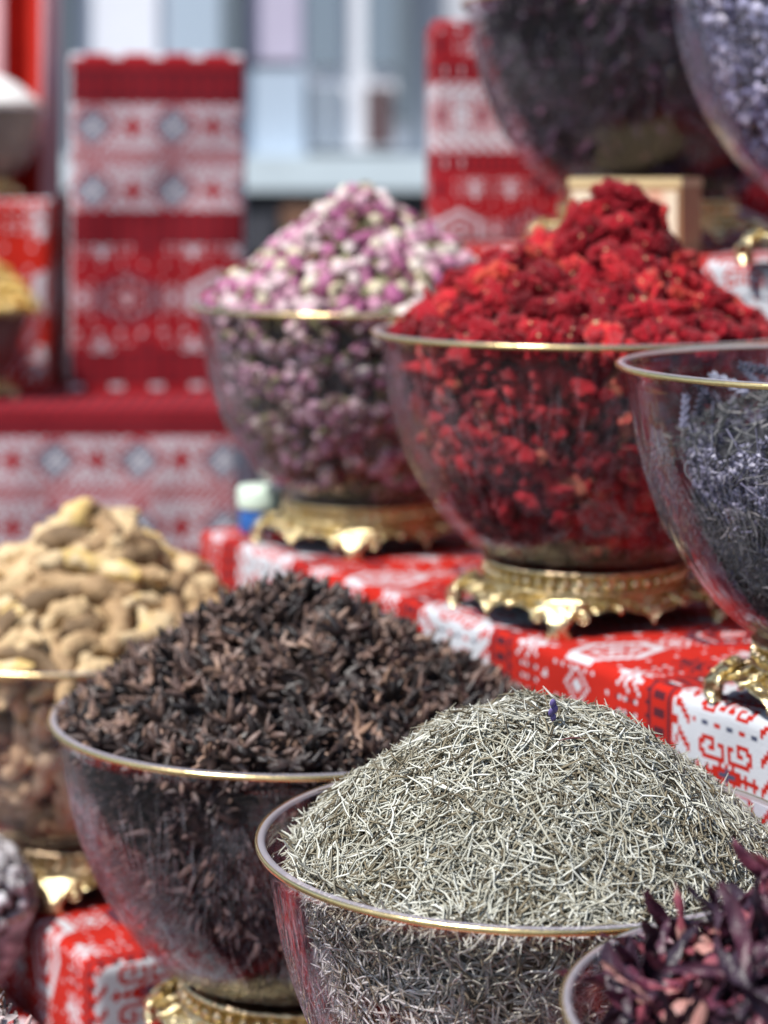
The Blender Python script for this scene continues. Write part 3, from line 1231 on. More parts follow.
# red dried flowers -----------------------------------------------------------
def h_red(r, a):
    return (.27 * (1 - r ** 1.5) + .41 * np.exp(-(r / .36) ** 2) + .13 * np.exp(-((r - .62) / .2) ** 2) * np.clip(-np.cos(a), 0, 1)
            + .03 * np.sin(a * 4 + 1) * r * (1 - r) * 4 - .01)


hD = Heap(*SPOT['red'], h_red, rc=.85, side=.87, ox=.17)
RD_STOPS = [(0, (.13, .003, .008)), (.3, (.22, .006, .013)), (.65, (.35, .010, .019)), (.95, (.50, .022, .030)), (1, (.55, .08, .05))]
M_RED = piece_mat('red_flower_velvet', RD_STOPS, rough=.9, per='object', noise_scale=160, noise_amt=.5, bump=1., bscale=500, sheen=.15, spec=.1)
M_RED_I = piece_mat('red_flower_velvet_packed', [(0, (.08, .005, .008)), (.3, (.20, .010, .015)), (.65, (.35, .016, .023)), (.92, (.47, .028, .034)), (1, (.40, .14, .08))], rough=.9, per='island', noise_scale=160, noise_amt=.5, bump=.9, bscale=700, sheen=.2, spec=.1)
M_CRUMB = simple_mat('pale_stamen', (.55, .40, .22), rough=.8)
protoD = [red_proto(k) for k in range(8)]
meshD = [proto_mesh('red_flower', v, m, [M_RED, M_CRUMB]) for v, m in protoD]
p, nn = hD.sample_dome(5000)
s = seen(hD, p, nn) + RNG.random(len(p)) * .8
p, nn = fit_min(p, nn, .108, 230, s)
place('red_flower', meshD, hD.world(p), frames(nn, .45), RNG.uniform(.85, 1.4, len(p)),
      'crumpled bright red dried flower head on the red heap', 'dried flower', 'red flowers on the heap')
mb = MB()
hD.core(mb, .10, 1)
tri3 = [ico(3) for _ in range(1)][0]
small = []
vv3, ff3 = ico(3)
for k in range(8):
    q1, q2, q3 = noise_arr(vv3, 1.5, k * 3.7), noise_arr(vv3, 3.4, k + 5), noise_arr(vv3, 8, k + 2)
    small.append((vv3 * (1.05 + .5 * q1 - .6 * np.abs(q2) + .3 * q3)[:, None] * np.array([1.15, .85, .65]) * .0105, ff3))
p, nn = hD.sample_side(6000)
p, nn = fit_min(p, nn, .062, 900)
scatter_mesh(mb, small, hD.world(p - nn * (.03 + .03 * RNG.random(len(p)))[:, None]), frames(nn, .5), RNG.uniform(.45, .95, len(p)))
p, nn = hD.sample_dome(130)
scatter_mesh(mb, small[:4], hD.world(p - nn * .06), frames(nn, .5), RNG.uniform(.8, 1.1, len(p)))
stuff('packed_red_flowers', mb, [M_RED_I, simple_mat('red_flower_gap_shade', (.09, .004, .008), rough=.95, noise_amt=.5, noise_scale=90)],  # dark red core stands in for shade between flower heads
      'red flowers packed inside the bowl beneath the visible heads', 'dried flower')
# crumbs of yellow stamen among the red heads
# rosebuds ------------------------------------------------------------------
hP = Heap(*SPOT['rose'], lambda r, a: .67 * (1 - r) ** .92 - .03 * np.exp(-(r / .1) ** 2) + lumps(r, a, .02, 1, 5.), rc=.88, side=.87, ox=-.05, zs=ZROSE)
RB_STOPS = [(0, (.16, .10, .05)), (.10, (.24, .07, .13)), (.25, (.44, .13, .28)), (.45, (.60, .32, .42)), (.62, (.68, .50, .53)), (.85, (.72, .64, .60)), (1, (.66, .58, .40))]
M_BUD = piece_mat('rosebud_petal', RB_STOPS, rough=.6, per='object', noise_scale=110, noise_amt=.45, transl=.12)
M_BUD_I = piece_mat('rosebud_petal_shaded', [(0, (.06, .05, .03)), (.25, (.16, .10, .07)), (.45, (.26, .09, .15)), (.65, (.42, .22, .30)), (.85, (.54, .38, .40)), (1, (.62, .55, .46))], rough=.6, per='island', noise_scale=110, noise_amt=.45)  # darker petals and leaf browns; shade behind the glass painted in
M_CALYX = simple_mat('rosebud_calyx', (.17, .16, .075), rough=.75, noise_amt=.4, noise_scale=150)
protoP = [rosebud_proto(k) for k in range(6)]
meshP = [proto_mesh('rosebud', v, m, [M_BUD, M_CALYX]) for v, m in protoP]
p, nn = hP.sample_dome(6000)
s = seen(hP, p, nn) + RNG.random(len(p)) * .7
s[seen(hP, p, nn) < 0] -= 3
p, nn = fit_min(p, nn, .066, 300, s)
place('rosebud', meshP, hP.world(p + nn * .01), frames(nn, 1.1), RNG.uniform(.65, 1.0, len(p)),
      'small dried pink rosebud on the heap behind the red flowers', 'rosebud', 'rosebuds on the heap')
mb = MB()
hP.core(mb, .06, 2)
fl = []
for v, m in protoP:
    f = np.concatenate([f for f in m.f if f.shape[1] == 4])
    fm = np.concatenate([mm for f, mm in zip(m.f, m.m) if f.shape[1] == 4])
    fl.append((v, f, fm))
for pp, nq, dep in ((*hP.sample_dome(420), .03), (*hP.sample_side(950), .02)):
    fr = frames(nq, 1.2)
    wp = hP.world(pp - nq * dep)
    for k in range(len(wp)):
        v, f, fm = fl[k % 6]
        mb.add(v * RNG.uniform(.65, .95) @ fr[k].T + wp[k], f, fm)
stuff('packed_rosebuds', mb, [M_BUD_I, M_CALYX, simple_mat('rosebud_gap_shade', (.05, .04, .035), rough=.95, noise_amt=.6, noise_scale=120)],  # dark core paints shade into the gaps between buds
      'dried rosebuds and green leaves packed inside their glass bowl', 'rosebud')

# hibiscus --------------------------------------------------------------------
hH = Heap(*SPOT['hibiscus'], lambda r, a: .43 * (1 - r ** 1.7) - .02 + lumps(r, a, .03, 1, 6.), rc=.81, side=.84, oy=.05)
HB_STOPS = [(0, (.014, .010, .017)), (.42, (.036, .016, .030)), (.68, (.085, .021, .040)), (.87, (.17, .036, .062)), (.975, (.30, .075, .09)), (1, (.46, .23, .20))]
M_HIB = piece_mat('hibiscus_petal', HB_STOPS, rough=.42, per='object', noise_scale=75, noise_amt=.6, bump=.35, bscale=260, spec=.5, transl=.10)
M_HIB_I = piece_mat('hibiscus_petal_packed', HB_STOPS, rough=.42, per='island', noise_scale=60, noise_amt=.75, bump=.3, bscale=260, spec=.5)
protoH = [calyx_proto(k) for k in range(8)]
meshH = [proto_mesh('hibiscus_flower', v, m, M_HIB) for v, m in protoH]
p, nn = hH.sample_dome(5000)
s = seen(hH, p, nn) + RNG.random(len(p)) * .9
p, nn = fit_min(p, nn, .074, 300, s)
place('hibiscus_flower', meshH, hH.world(p - nn * .045), frames(nn * RNG.choice([-1.0, 1.0, -1.0], len(p))[:, None], .35), RNG.uniform(.5, .80, len(p)),
      'curled maroon dried hibiscus flower in the front corner bowl', 'hibiscus flower', 'hibiscus flowers on the heap')
M_HDEPTH = simple_mat('hibiscus_gap_shade', (.012, .005, .008), rough=.8)  # core colour holds the painted shade between petals
mb = MB()
hH.core(mb, .09, 1)
flatH = [(v, np.concatenate([f for f in m.f if f.shape[1] == 4])) for v, m in protoH]
p, nn = hH.sample_dome(220)
scatter_mesh(mb, flatH, hH.world(p - nn * .08), frames(nn, .8), RNG.uniform(.45, .7, len(p)))
p, nn = hH.sample_side(260)
scatter_mesh(mb, flatH, hH.world(p - nn * .17), frames(nn, .35), RNG.uniform(.35, .5, len(p)))
stuff('packed_hibiscus', mb, [M_HIB_I, M_HDEPTH], 'dark hibiscus petals packed in the front corner bowl', 'hibiscus flower')

# near black petals of the top bowl
hK = Heap(*SPOT['dark'], lambda r, a: .25 * (1 - r) - .06, rc=.90, side=.88)
BK_STOPS = [(0, (.010, .008, .014)), (.5, (.028, .016, .032)), (.85, (.07, .026, .055)), (1, (.20, .09, .14))]
M_BLK = piece_mat('black_petal', BK_STOPS, rough=.5, per='island', noise_scale=60, noise_amt=.6)
mb = MB()
hK.core(mb, .06, 1)
p, nn = hK.sample_side(900)
scatter_mesh(mb, flatH, hK.world(p - nn * .07), frames(nn, .8), RNG.uniform(.4, .65, len(p)))
p, nn = hK.sample_dome(350)
scatter_mesh(mb, flatH, hK.world(p - nn * .04), frames(nn, .8), RNG.uniform(.5, .8, len(p)))
stuff('black_petals', mb, [M_BLK, M_HDEPTH], 'near black dried petals filling the glass bowl on the top step', 'dried petals')

# lavender --------------------------------------------------------------------
def h_lav(r, a):
    return -.24 + .34 * (1 - r) + .12 * np.cos(a - .6) * r


hL = Heap(*SPOT['lavender'], h_lav, rc=.86, side=.86)
LV_STOPS = [(0, (.018, .018, .028)), (.45, (.07, .072, .11)), (.8, (.20, .205, .28)), (1, (.44, .45, .52))]
M_LAV = piece_mat('lavender_bud', LV_STOPS, rough=.75, per='object', noise_scale=120, noise_amt=.5)
M_LAV_I = piece_mat('lavender_bud_packed', [(0, (.03, .03, .045)), (.4, (.12, .12, .17)), (.75, (.27, .27, .36)), (1, (.50, .50, .56))], rough=.75, per='island', noise_scale=120, noise_amt=.5)
M_STEM = simple_mat('lavender_stem', (.16, .155, .15), rough=.8)
protoL = [sprig_proto(k) for k in range(6)]
meshL = [proto_mesh('lavender_sprig', v, m, [M_LAV, M_STEM]) for v, m in protoL]
n = 120
r = np.sqrt(RNG.random(n)) * .88
a = RNG.random(n) * 2 * PI
p = hL.dome(r, a)
nn = np.stack([r * np.cos(a) * .75, r * np.sin(a) * .75, np.full(n, .9)], -1)
nn /= np.linalg.norm(nn, axis=1)[:, None]
fr = frames(nn, .55)
# keep every sprig inside the wall
tip = p + fr[:, :, 2] * .36
ok = np.hypot(tip[:, 0], tip[:, 1]) < .90 * prof_r(np.clip(tip[:, 2], .3, 1.31))
ok &= tip[:, 2] < 1.36
p, fr = p[ok], fr[ok]
place('lavender_sprig', meshL, hL.world(p - fr[:, :, 2] * .06), fr, RNG.uniform(.55, .85, len(p)),
      'dried blue lavender sprig sticking up in the half filled glass bowl', 'lavender sprig', 'lavender sprigs in the bowl')
M_LEAF = piece_mat('lavender_leaf', [(0, (.02, .024, .022)), (.6, (.07, .075, .075)), (.9, (.17, .175, .17)), (1, (.34, .33, .31))], rough=.7, per='island', noise_amt=.2)
mb = MB()
a_ = np.linspace(0, 2 * PI, 72, endpoint=False)
rows = []
for z in np.linspace(.30, .95, 10):
    rr = hL.edge_r(z) - .05 - .10 * min(1, max(0, (z - .45) / .2))
    rows.append(np.stack([rr * np.cos(a_), rr * np.sin(a_), z + (z > .7) * .10 * np.cos(a_ - .6)], -1))
for q in np.linspace(.8, 0, 6):
    v = hL.dome(np.full(72, q), a_)
    v[:, 2] -= .10
    v[:, :2] *= .88
    rows.append(v)
v = np.stack(rows, 1)
mb.add(hL.world(v.reshape(-1, 3)), grid_faces(72, len(rows), True, False), 1)
cnt = 3600
p, nn = hL.sample_side(cnt, .33, .80)
p = p - nn * (.03 + .03 * RNG.random(cnt)[:, None])
needles(mb, hL.world(p), frames(nn, .4), RNG.uniform(.006, .014, cnt), RNG.uniform(.0003, .0007, cnt), RNG.uniform(-.3, .3, cnt), mat=0)
cnt = 1200
p, nn = hL.sample_dome(cnt)
needles(mb, hL.world(p), frames(nn, .6), RNG.uniform(.006, .014, cnt), RNG.uniform(.0003, .0007, cnt), RNG.uniform(-.3, .3, cnt), mat=0)
f6 = [(v, np.concatenate([np.concatenate([f[:, [0, 1, 2]], f[:, [0, 2, 3]]]) if f.shape[1] == 4 else f for f in m.f if f.shape[1] in (3, 4)])) for v, m in protoL]
p, nn = hL.sample_side(1900, .42, 1.24)
keep = p[:, 2] < 1.10 + .14 * np.cos(np.arctan2(p[:, 1], p[:, 0]) - .2)
p, nn = p[keep], nn[keep]
fr = frames(nn, .12)[:, :, [1, 2, 0]]
for k in range(len(p)):
    v, f = f6[k % 6]
    mb.add((v - np.array([0, 0, .036])) * .62 @ fr[k].T + hL.world(p[k] - nn[k] * (.065 + .07 * random.random())), f, 2)
stuff('lavender_leaves', mb, [M_LEAF, simple_mat('lavender_gap_shade', (.012, .013, .016), rough=.9), M_LAV_I],  # inner core painted near black as shade among the sprigs
      'dark broken lavender leaves and loose sprigs packed low in the half filled bowl', 'herb')

# lilac florets of the top corner bowl
v3, f3 = ico(2)
blob = []
for k in range(5):
    rr = 1 + .45 * noise_arr(v3, 2.2, k * 4.4)
    blob.append((v3 * rr[:, None] * np.array([.0085, .0065, .005]), f3))
hB = Heap(*SPOT['blue'], lambda r, a: .35 * (1 - r) - .04, rc=.90, side=.87)
M_LIL = piece_mat('lilac_floret', [(0, (.03, .03, .06)), (.35, (.14, .14, .23)), (.7, (.40, .41, .56)), (1, (.70, .68, .74))], rough=.75, per='island', noise_amt=.3)
mb = MB()
hB.core(mb, .05, 1)
p, nn = hB.sample_side(750, half=2.2)
def lay(h, p, nn, depth, sc):
    fr = frames(nn, .25)[:, :, [1, 2, 0]]
    k = np.sum(p * 0, 1) + sc
    scatter_mesh(mb, f6, h.world(p - nn * depth) - fr[:, :, 2] * (.036 * sc), fr, k)


lay(hB, p, nn, .05, .62)
p, nn = hB.sample_side(900, half=2.2)
scatter_mesh(mb, [(v * .55, f) for v, f in blob], hB.world(p - nn * .035), frames(nn, .6), RNG.uniform(.6, 1.5, len(p)))
p, nn = hB.sample_dome(120)
lay(hB, p, nn, .05, .62)
stuff('lilac_florets', mb, [M_LIL, simple_mat('lilac_floret_gap_shade', (.02, .018, .03), rough=.9)],  # dark core paints the shaded gaps between florets
      'lilac blue dried florets filling the glass bowl in the top corner', 'dried flower')

# grey blossoms and pale petals at the left edge
hY = Heap(*SPOT['grey'], lambda r, a: .95 * np.sqrt(np.clip(1 - r ** 2, 0, 1)) + lumps(r, a, .03, 1, 8.), rc=1.0, side=.96)
M_GREY = piece_mat('grey_blossom', [(0, (.14, .13, .13)), (.5, (.44, .42, .44)), (1, (.70, .68, .71))], rough=.85, per='island', noise_amt=.5)
mb = MB()
hY.core(mb, .06, 1)
for p, nn in (hY.sample_dome(700), hY.sample_side(1100)):
    scatter_mesh(mb, blob, hY.world(p - nn * .06), frames(nn, .9), RNG.uniform(.35, .75, len(p)))
stuff('grey_blossoms', mb, [M_GREY, simple_mat('grey_blossom_gap_shade', (.05, .045, .045), rough=.9)], 'fluffy grey dried blossoms in the small bowl at the left edge', 'dried flower')  # core darkened to paint shade between the blossoms
hZ = Heap(*SPOT['pale'], lambda r, a: .68 * (1 - r ** 1.5) - .02, rc=.92, side=.88)
M_PALE = piece_mat('pale_petal', [(0, (.10, .07, .06)), (.4, (.36, .30, .30)), (.8, (.60, .52, .52)), (1, (.68, .46, .44))], rough=.8, per='island', noise_amt=.5)
mb = MB()
hZ.core(mb, .06, 1)
for p, nn in (hZ.sample_dome(500), hZ.sample_side(200)):
    scatter_mesh(mb, flatH, hZ.world(p - nn * .06), frames(nn, .9), RNG.uniform(.22, .36, len(p)))
stuff('pale_petals', mb, [M_PALE, simple_mat('pale_petal_gap_shade', (.05, .045, .04), rough=.9)], 'pale mixed petals heaped at the bottom left edge', 'dried petals')  # core darkened to paint shade among the petals

# a purple floret and a red shred lying on the rosemary ------------------------
def on_rosemary(px, hh):
    """surface point of the rosemary dome, local units"""
    return hR.world(np.array([px[0], px[1], 1.31 + hh]))


mb = MB()
v1, f1 = ico(2)
for q in range(6):
    mb.add(v1 * np.array([.0013, .0011, .0022]) + np.array([.0009 * math.cos(q * 2), .0009 * math.sin(q * 2), .0016 * q]), f1)
me = mb.build('purple_floret', simple_mat('purple_floret', (.12, .09, .26), rough=.7, noise_amt=.4, noise_scale=300))
o = link('purple_floret', me)
o.location = on_rosemary((.045, -.17), .478)
o.rotation_euler = (.45, .15, 0)
tag(o, 'tiny purple floret lying near the top of the rosemary heap', 'floret')
mb = MB()
t = np.linspace(0, 1, 8)
tube(mb, np.stack([.012 * t, .003 * t ** 2, .001 * np.sin(t * 3)], -1), .0011 * np.sin(PI * (t * .8 + .15)), 6, flat=.4)
me = mb.build('red_shred', simple_mat('red_shred', (.10, .03, .03), rough=.7))
o = link('red_shred', me)
o.location = on_rosemary((.06, -.30), .428)
tag(o, 'thin dark red petal shred lying on the rosemary needles', 'petal')

# cardboard box on the top step -------------------------------------------------
def box_thing():
    m, nt = mat('printed_card')
    out = N(nt, 'ShaderNodeOutputMaterial')
    b = N(nt, 'ShaderNodeBsdfPrincipled')
    b.inputs['Roughness'].default_value = .6
    tc = N(nt, 'ShaderNodeTexCoord')
    nz = N(nt, 'ShaderNodeTexVoronoi')
    nz.inputs['Scale'].default_value = 45
    L(nt, tc.outputs['Object'], nz.inputs['Vector'])
    r = N(nt, 'ShaderNodeValToRGB')
    r.color_ramp.elements[0].position = .2
    r.color_ramp.elements[0].color = (.62, .32, .22, 1)
    r.color_ramp.elements[1].position = .5
    r.color_ramp.elements[1].color = (.72, .62, .46, 1)
    L(nt, nz.outputs['Distance'], r.inputs[0])
    L(nt, r.outputs[0], b.inputs['Base Color'])
    L(nt, b.outputs[0], out.inputs[0])
    wood = simple_mat('box_wood', (.36, .20, .09), rough=.6, noise_amt=.3, noise_scale=60)
    L0, D0, H0 = .66 * U, .34 * U, .42 * U
    d1, d2 = np.array([-.89, .456]), np.array([.456, .89])
    c = np.array([1.63, 12.02]) + d1 * .33 + d2 * .17
    e = empty('wooden_box', W(c[0], c[1], .437), 'small pale wooden box with printed front on the top step, behind the red heap', 'box', rz=math.atan2(-.456, .89))
    mb = MB()
    box(mb, (0, 0, H0 * .44), (L0, D0, H0 * .88))
    link('box_body', mb.build('box_body', wood, False), e)
    mb = MB()
    box(mb, (0, 0, H0 * .945), (L0 * 1.015, D0 * 1.03, H0 * .11))
    link('lid', mb.build('lid', simple_mat('box_lid_wood', (.62, .48, .26), rough=.55, noise_amt=.2, noise_scale=50), False), e)
    mb = MB()
    box(mb, (0, -D0 / 2 - .0008, H0 * .44), (L0 * .94, .0016, H0 * .78))
    link('printed_panel', mb.build('printed_panel', m, False), e)


box_thing()

# little jar by the rosebud bowl -------------------------------------------------
e = empty('small_jar', W(-.70, 12.55, 2.05), 'small blue jar with pale mint lid beside the rosebud bowl', 'jar', scale=U)
mb = MB()
lathe(mb, [(.001, 0), (.115, 0), (.128, .015), (.13, .03), (.13, .13), (.12, .145), (.001, .145)], 48)
link('jar_body', mb.build('jar_body', simple_mat('blue_plastic', (.02, .10, .34), rough=.3)), e)
mb = MB()
lathe(mb, [(.001, .146), (.138, .146), (.142, .16), (.142, .25), (.13, .27), (.06, .278), (.001, .28)], 48)
link('lid', mb.build('lid', simple_mat('mint_plastic', (.62, .74, .62), rough=.35)), e)

# =================================================================== THE STALL BEHIND, LEFT
SZ = 18.5
# tall cloth column
rot = math.radians(7)
draped_step('draped_block', W(-2.62, 18.25, -1.02), (math.cos(rot), math.sin(rot), 0), (-math.sin(rot), math.cos(rot), 0), 1.47 * U, 1.35 * U, 2.9 * U,
            'tall red and white cloth column on the stall behind, left of the rosebuds', off=0, ioff=30, axis='column', cell=.0029, wav=.002, group='upright cloth blocks')
draped_step('draped_step', W(-5.2, 17.35, 1.83), (1, 0, 0), (0, 1, 0), 4.05 * U, 2.6 * U, 2.6 * U,
            'wide low cloth step of the stall behind, under the tall column', off=8, ioff=12, axis='column', cell=.0029, wav=.002)
draped_step('draped_step', W(-5.2, 18.72, .21), (1, 0, 0), (0, 1, 0), 2.33 * U, 1.2 * U, 1.62 * U,
            'upper red cloth step at the left edge under the bowl of beige grain', off=46, ioff=2, axis='flat', cell=.004, wav=.002)
make_bowl((-22 - 384) / F * 19.25, 19.25, .21, .63, 'distant blurred bowl of beige grain topped with white on the stall behind', group='bowls on the stall behind')
make_bowl((-24 - 384) / F * 18.0, 18.0, 1.83, .56, 'distant blurred bowl of yellow petals below the beige grain bowl', group='bowls on the stall behind')
hW = Heap((-22 - 384) / F * 19.25, 19.25, .21, .63, lambda r, a: .50 * (1 - r ** 2), rc=.93, side=.93)
mb = MB()
hW.core(mb, .03, 0)
me = mb.build('white_powder', simple_mat('white_powder', (.80, .78, .74), rough=.9, noise_amt=.1, bump=.4, bscale=200))
# grain below, powder above
for pl in me.polygons:
    c = me.vertices[pl.vertices[0]].co
    pl.material_index = 0 if c.z > EYE - .21 * U + 1.24 * .63 * U else 1
me.materials.append(simple_mat('beige_grain', (.20, .165, .115), rough=.9, noise_amt=.9, noise_scale=90, bump=.6, bscale=260))
tag(link('white_powder', me), 'bright white heap over beige grain in the distant left bowl', 'powder', None, 'stuff')
hQ = Heap((-24 - 384) / F * 18.0, 18.0, 1.83, .56, lambda r, a: .75 * (1 - r ** 1.5), rc=.90, side=.85)
M_YEL = piece_mat('yellow_petal', [(0, (.50, .26, .05)), (.5, (.68, .44, .12)), (1, (.75, .58, .28))], rough=.8, per='object', noise_amt=.4)
meshQ = [proto_mesh('yellow_blossom', *yellow_proto(k), M_YEL) for k in range(4)]
p, nn = hQ.sample_dome(1500)
p, nn = fit_min(p, nn, .20, 90, seen(hQ, p, nn) + RNG.random(len(p)) * .5)
place('yellow_blossom', meshQ, hQ.world(p), frames(nn, .5), RNG.uniform(.8, 1.1, len(p)),
      'yellow dried blossom heaped in the distant left bowl', 'dried flower', 'yellow blossoms on the stall behind')
mb = MB()
hQ.core(mb, .08, 0)
tag(link('packed_blossoms', mb.build('packed_blossoms', simple_mat('packed_blossom', (.16, .06, .04), rough=.9, noise_amt=.5, noise_scale=80))),
    'brownish blossoms packed in the distant bowl under the yellow heap', 'dried flower', None, 'stuff')
# hanging red cloth at the top left
def hanging(x0, x1, z, d0, d1, label, cols):
    mb = MB()
    nu, nv = 60, 40
    u, v = np.meshgrid(np.linspace(0, 1, nu), np.linspace(0, 1, nv), indexing='ij')
    X = (x0 + (x1 - x0) * u) * U
    Y = (z + .12 * np.sin(u * 19 + v) * (.4 + .6 * v)) * U
    Zz = EYE - (d0 + (d1 - d0) * v) * U
    P = np.stack([X, Y, Zz], -1)
    back = P.copy()
    back[..., 1] += .004
    c = np.array([[cols[min(int(i / (nu - 1) * len(cols)), len(cols) - 1)] for j in range(nv - 1)] for i in range(nu - 1)]).ravel()
    mb.add(P.reshape(-1, 3), grid_faces(nu, nv), c)
    mb.add(back.reshape(-1, 3), grid_faces(nu, nv)[:, ::-1], c)
    o = link('hanging_cloth', mb.build('hanging_cloth', M_CLOTH + [cloth_mat('pink_weave', (.62, .34, .36))]))
    return tag(o, label, 'cloth')


hanging(-4.1, -2.96, 19.95, -2.9, .3, 'red and pink cloth hanging above the distant white topped bowl', [4, 4, 1, 4, 0, 0, 4])

# =================================================================== BACKGROUND
BZ = 58.0


def bx(px, z=BZ):
    return (px - 384) / F * z


def bd(py, z=BZ):
    return (py - 175) / F * z


M_WALL = simple_mat('plaster_wall', (.50, .51, .55), rough=.85, noise_amt=.12, noise_scale=3, bump=.2, bscale=60)
M_FRAME = simple_mat('white_window_frame', (.74, .75, .80), rough=.5)
M_PANE = simple_mat('window_pane', (.20, .25, .31), rough=.12, spec=.6)
M_PANE_D = simple_mat('dim_window_pane', (.10, .06, .07), rough=.12, spec=.6)
M_CURT = simple_mat('white_curtain', (.80, .81, .88), rough=.9, noise_amt=.06, noise_scale=8)
M_LIL2 = simple_mat('lilac_panel', (.52, .47, .60), rough=.7, noise_amt=.1, noise_scale=5)
M_SILL = simple_mat('pale_stone', (.56, .64, .68), rough=.8, noise_amt=.15, noise_scale=6)
M_PLINTH = simple_mat('dark_plinth', (.045, .045, .055), rough=.8, noise_amt=.4, noise_scale=6)
M_DGREY = simple_mat('grey_downpipe', (.14, .17, .20), rough=.6)

ORG = Vector((0, BZ * U, 0))
b = empty('building', ORG, 'pale grey building with white framed windows and stone ledge across the street', 'building')


def bpart(name, x0, x1, y0, y1, thick, front, material, parent=None):
    """panel of the facade by pixel extents at the wall plane; front = metres proud of the wall"""
    mb = MB()
    X0, X1 = bx(x0) * U, bx(x1) * U
    Z0, Z1 = EYE - bd(y0) * U, EYE - bd(y1) * U
    Z1 = max(Z1, 0.0)
    box(mb, ((X0 + X1) / 2, -front + thick / 2, (Z0 + Z1) / 2), (X1 - X0, thick, Z0 - Z1))
    return link(name, mb.build(name, material, False), parent or b)


bpart('wall', -900, 1700, -900, 600, .3, 0, M_WALL)
bpart('plinth', -900, 1700, 192, 600, .12, .10, M_PLINTH)
bpart('ledge', -900, 1700, 156, 190, .25, .22, M_SILL)
w1 = bpart('window', 66, 238, -260, 120, .06, .04, M_FRAME)
bpart('curtain', 82, 160, -250, 112, .02, .065, M_CURT, w1)
bpart('pane', 170, 222, -250, 112, .02, .062, simple_mat('pale_pane', (.42, .50, .60), rough=.15, spec=.6), w1)
bpart('downpipe', 58, 76, -400, 160, .08, .12, M_DGREY)
bpart('downpipe', 226, 244, -400, 160, .08, .12, M_DGREY)
bpart('shop_panel', 250, 302, -260, 62, .05, .07, M_LIL2)
w2 = bpart('window', 300, 402, -260, 150, .06, .05, M_FRAME)
bpart('pane', 308, 342, -250, 68, .02, .075, M_PANE, w2)
bpart('pane', 308, 342, 86, 146, .02, .072, simple_mat('grey_pane', (.26, .30, .36), rough=.15, spec=.6), w2)
bpart('pane', 366, 396, -250, 68, .02, .072, M_PANE, w2)
bpart('pane', 366, 392, 88, 146, .02, .075, M_PANE_D, w2)
bpart('downpipe', 396, 412, -400, 120, .08, .10, M_DGREY)
w3 = bpart('window', 470, 640, -260, 150, .06, .05, M_FRAME)
bpart('pane', 480, 550, -250, 140, .02, .072, M_PANE, w3)
bpart('pane', 562, 632, -250, 140, .02, .075, M_PANE, w3)
bpart('wall_bay', 236, 306, 70, 156, .10, .09, simple_mat('blue_render', (.44, .52, .62), rough=.85))

# crates stacked in front of the building
def crate(px0, px1, py0, py1, z, label, col):
    x0, x1 = bx(px0, z) * U, bx(px1, z) * U
    zt, zb = EYE - bd(py0, z) * U, EYE - bd(py1, z) * U
    e = empty('wooden_crate', Vector(((x0 + x1) / 2, z * U, max(zb, 0))), label, 'crate')
    H, Wd = zt - max(zb, 0), x1 - x0
    mt = simple_mat('crate_wood', col, rough=.8, noise_amt=.4, noise_scale=15)
    for k in range(5):
        mb = MB()
        hh = H / 5
        box(mb, (0, -.15, hh * (k + .5)), (Wd, .02, hh * .86))
        box(mb, (0, .15, hh * (k + .5)), (Wd, .02, hh * .86))
        box(mb, (-Wd / 2 + .01, 0, hh * (k + .5)), (.02, .28, hh * .86))
        box(mb, (Wd / 2 - .01, 0, hh * (k + .5)), (.02, .28, hh * .86))
        link('slat', mb.build('slat', mt, False), e)
    mb = MB()
    for sx in (-1, 1):
        for sy in (-1, 1):
            box(mb, (sx * (Wd / 2 - .03), sy * .12, H / 2), (.035, .035, H * .99))
    link('corner_post', mb.build('corner_post', mt, False), e)


crate(284, 332, 205, 420, 50, 'brown slatted crate standing in front of the pale building', (.20, .10, .06))
crate(236, 276, 214, 420, 48, 'dark slatted crate left of the brown one before the building', (.05, .05, .06))

# ground
mb = MB()
mb.add([(-60, -20, 0), (60, -20, 0), (60, 60, 0), (-60, 60, 0)], np.array([[0, 1, 2, 3]]))
g = link('pavement', mb.build('pavement', simple_mat('paving', (.10, .098, .095), rough=.9, noise_amt=.3, noise_scale=4, bump=.3, bscale=30), False))
tag(g, None, None, None, 'structure')

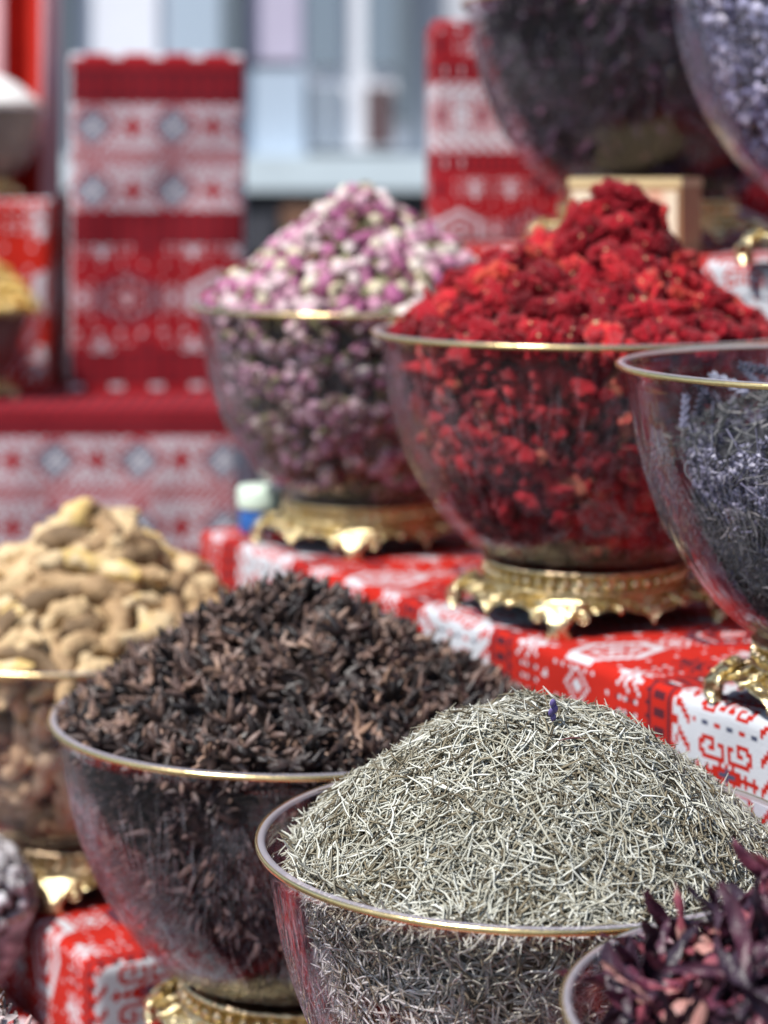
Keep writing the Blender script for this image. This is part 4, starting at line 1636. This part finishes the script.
# the trestle table the near stall stands on
tb = empty('trestle_table', Vector((0.0, 1.25, 0)), 'dark trestle table under the cloth steps of the near stall', 'table')
mb = MB()
c = nt_point(5.2, 6.0)
box(mb, (c[0] * U, c[1] * U - 1.25, EYE - 5.30 * U - .02), (8.4 * U, 13.5 * U, .04), rot=math.atan2(.493, .87))
link('tabletop', mb.build('tabletop', simple_mat('table_wood', (.10, .06, .04), rough=.8), False), tb)
for sn in (1.6, 8.6):
    for st in (.2, 11.8):
        c = nt_point(sn, st)
        mb = MB()
        box(mb, (c[0] * U, c[1] * U - 1.25, (EYE - 5.30 * U - .045) / 2), (.05, .05, EYE - 5.30 * U - .045))
        link('leg', mb.build('leg', simple_mat('table_leg', (.08, .05, .035), rough=.8), False), tb)

# =================================================================== LIGHT, SKY, CAMERA
sc = bpy.context.scene
sun_dir = Vector((-.43, -.37, .82)).normalized()          # toward the sun
elev = math.asin(sun_dir.z)
world = bpy.data.worlds.new('World')
sc.world = world
world.use_nodes = True
nt = world.node_tree
nt.nodes.clear()
wo = N(nt, 'ShaderNodeOutputWorld')
bg = N(nt, 'ShaderNodeBackground')
bg.inputs['Strength'].default_value = .125
sky = N(nt, 'ShaderNodeTexSky', sky_type='NISHITA')
sky.sun_disc = False
sky.sun_elevation = elev
sky.sun_rotation = math.atan2(sun_dir.x, sun_dir.y)
L(nt, sky.outputs[0], bg.inputs[0])
L(nt, bg.outputs[0], wo.inputs[0])
ld = bpy.data.lights.new('sun', 'SUN')
ld.energy = 4.8
ld.angle = math.radians(.53)
ld.color = (1.0, .965, .91)
lo = bpy.data.objects.new('sun', ld)
COL.objects.link(lo)
lo.rotation_euler = (-sun_dir).to_track_quat('-Z', 'Y').to_euler()
lo.location = (0, 0, 5)

cam = bpy.data.cameras.new('camera')
co = bpy.data.objects.new('camera', cam)
COL.objects.link(co)
co.location = (0, 0, EYE)
co.rotation_euler = (PI / 2, 0, 0)
cam.sensor_fit = 'VERTICAL'
cam.sensor_height = 24
cam.sensor_width = 18
cam.lens = 24 * F / 1024
cam.shift_y = -(512 - 175) / 1024
cam.clip_start = .05
cam.clip_end = 200
cam.dof.use_dof = True
cam.dof.focus_distance = .94
cam.dof.aperture_fstop = cam.lens / 12.2
cam.dof.aperture_blades = 0
sc.camera = co

sc.render.engine = 'CYCLES'
cy = sc.cycles
cy.max_bounces = 10
cy.transparent_max_bounces = 24
cy.diffuse_bounces = 3
cy.glossy_bounces = 4
cy.transmission_bounces = 4
cy.caustics_reflective = False
cy.caustics_refractive = False
cy.sample_clamp_indirect = 4
cy.use_denoising = True
sc.view_settings.view_transform = 'Standard'
sc.view_settings.look = 'None'
sc.view_settings.exposure = 0.30
sc.view_settings.gamma = 1.0
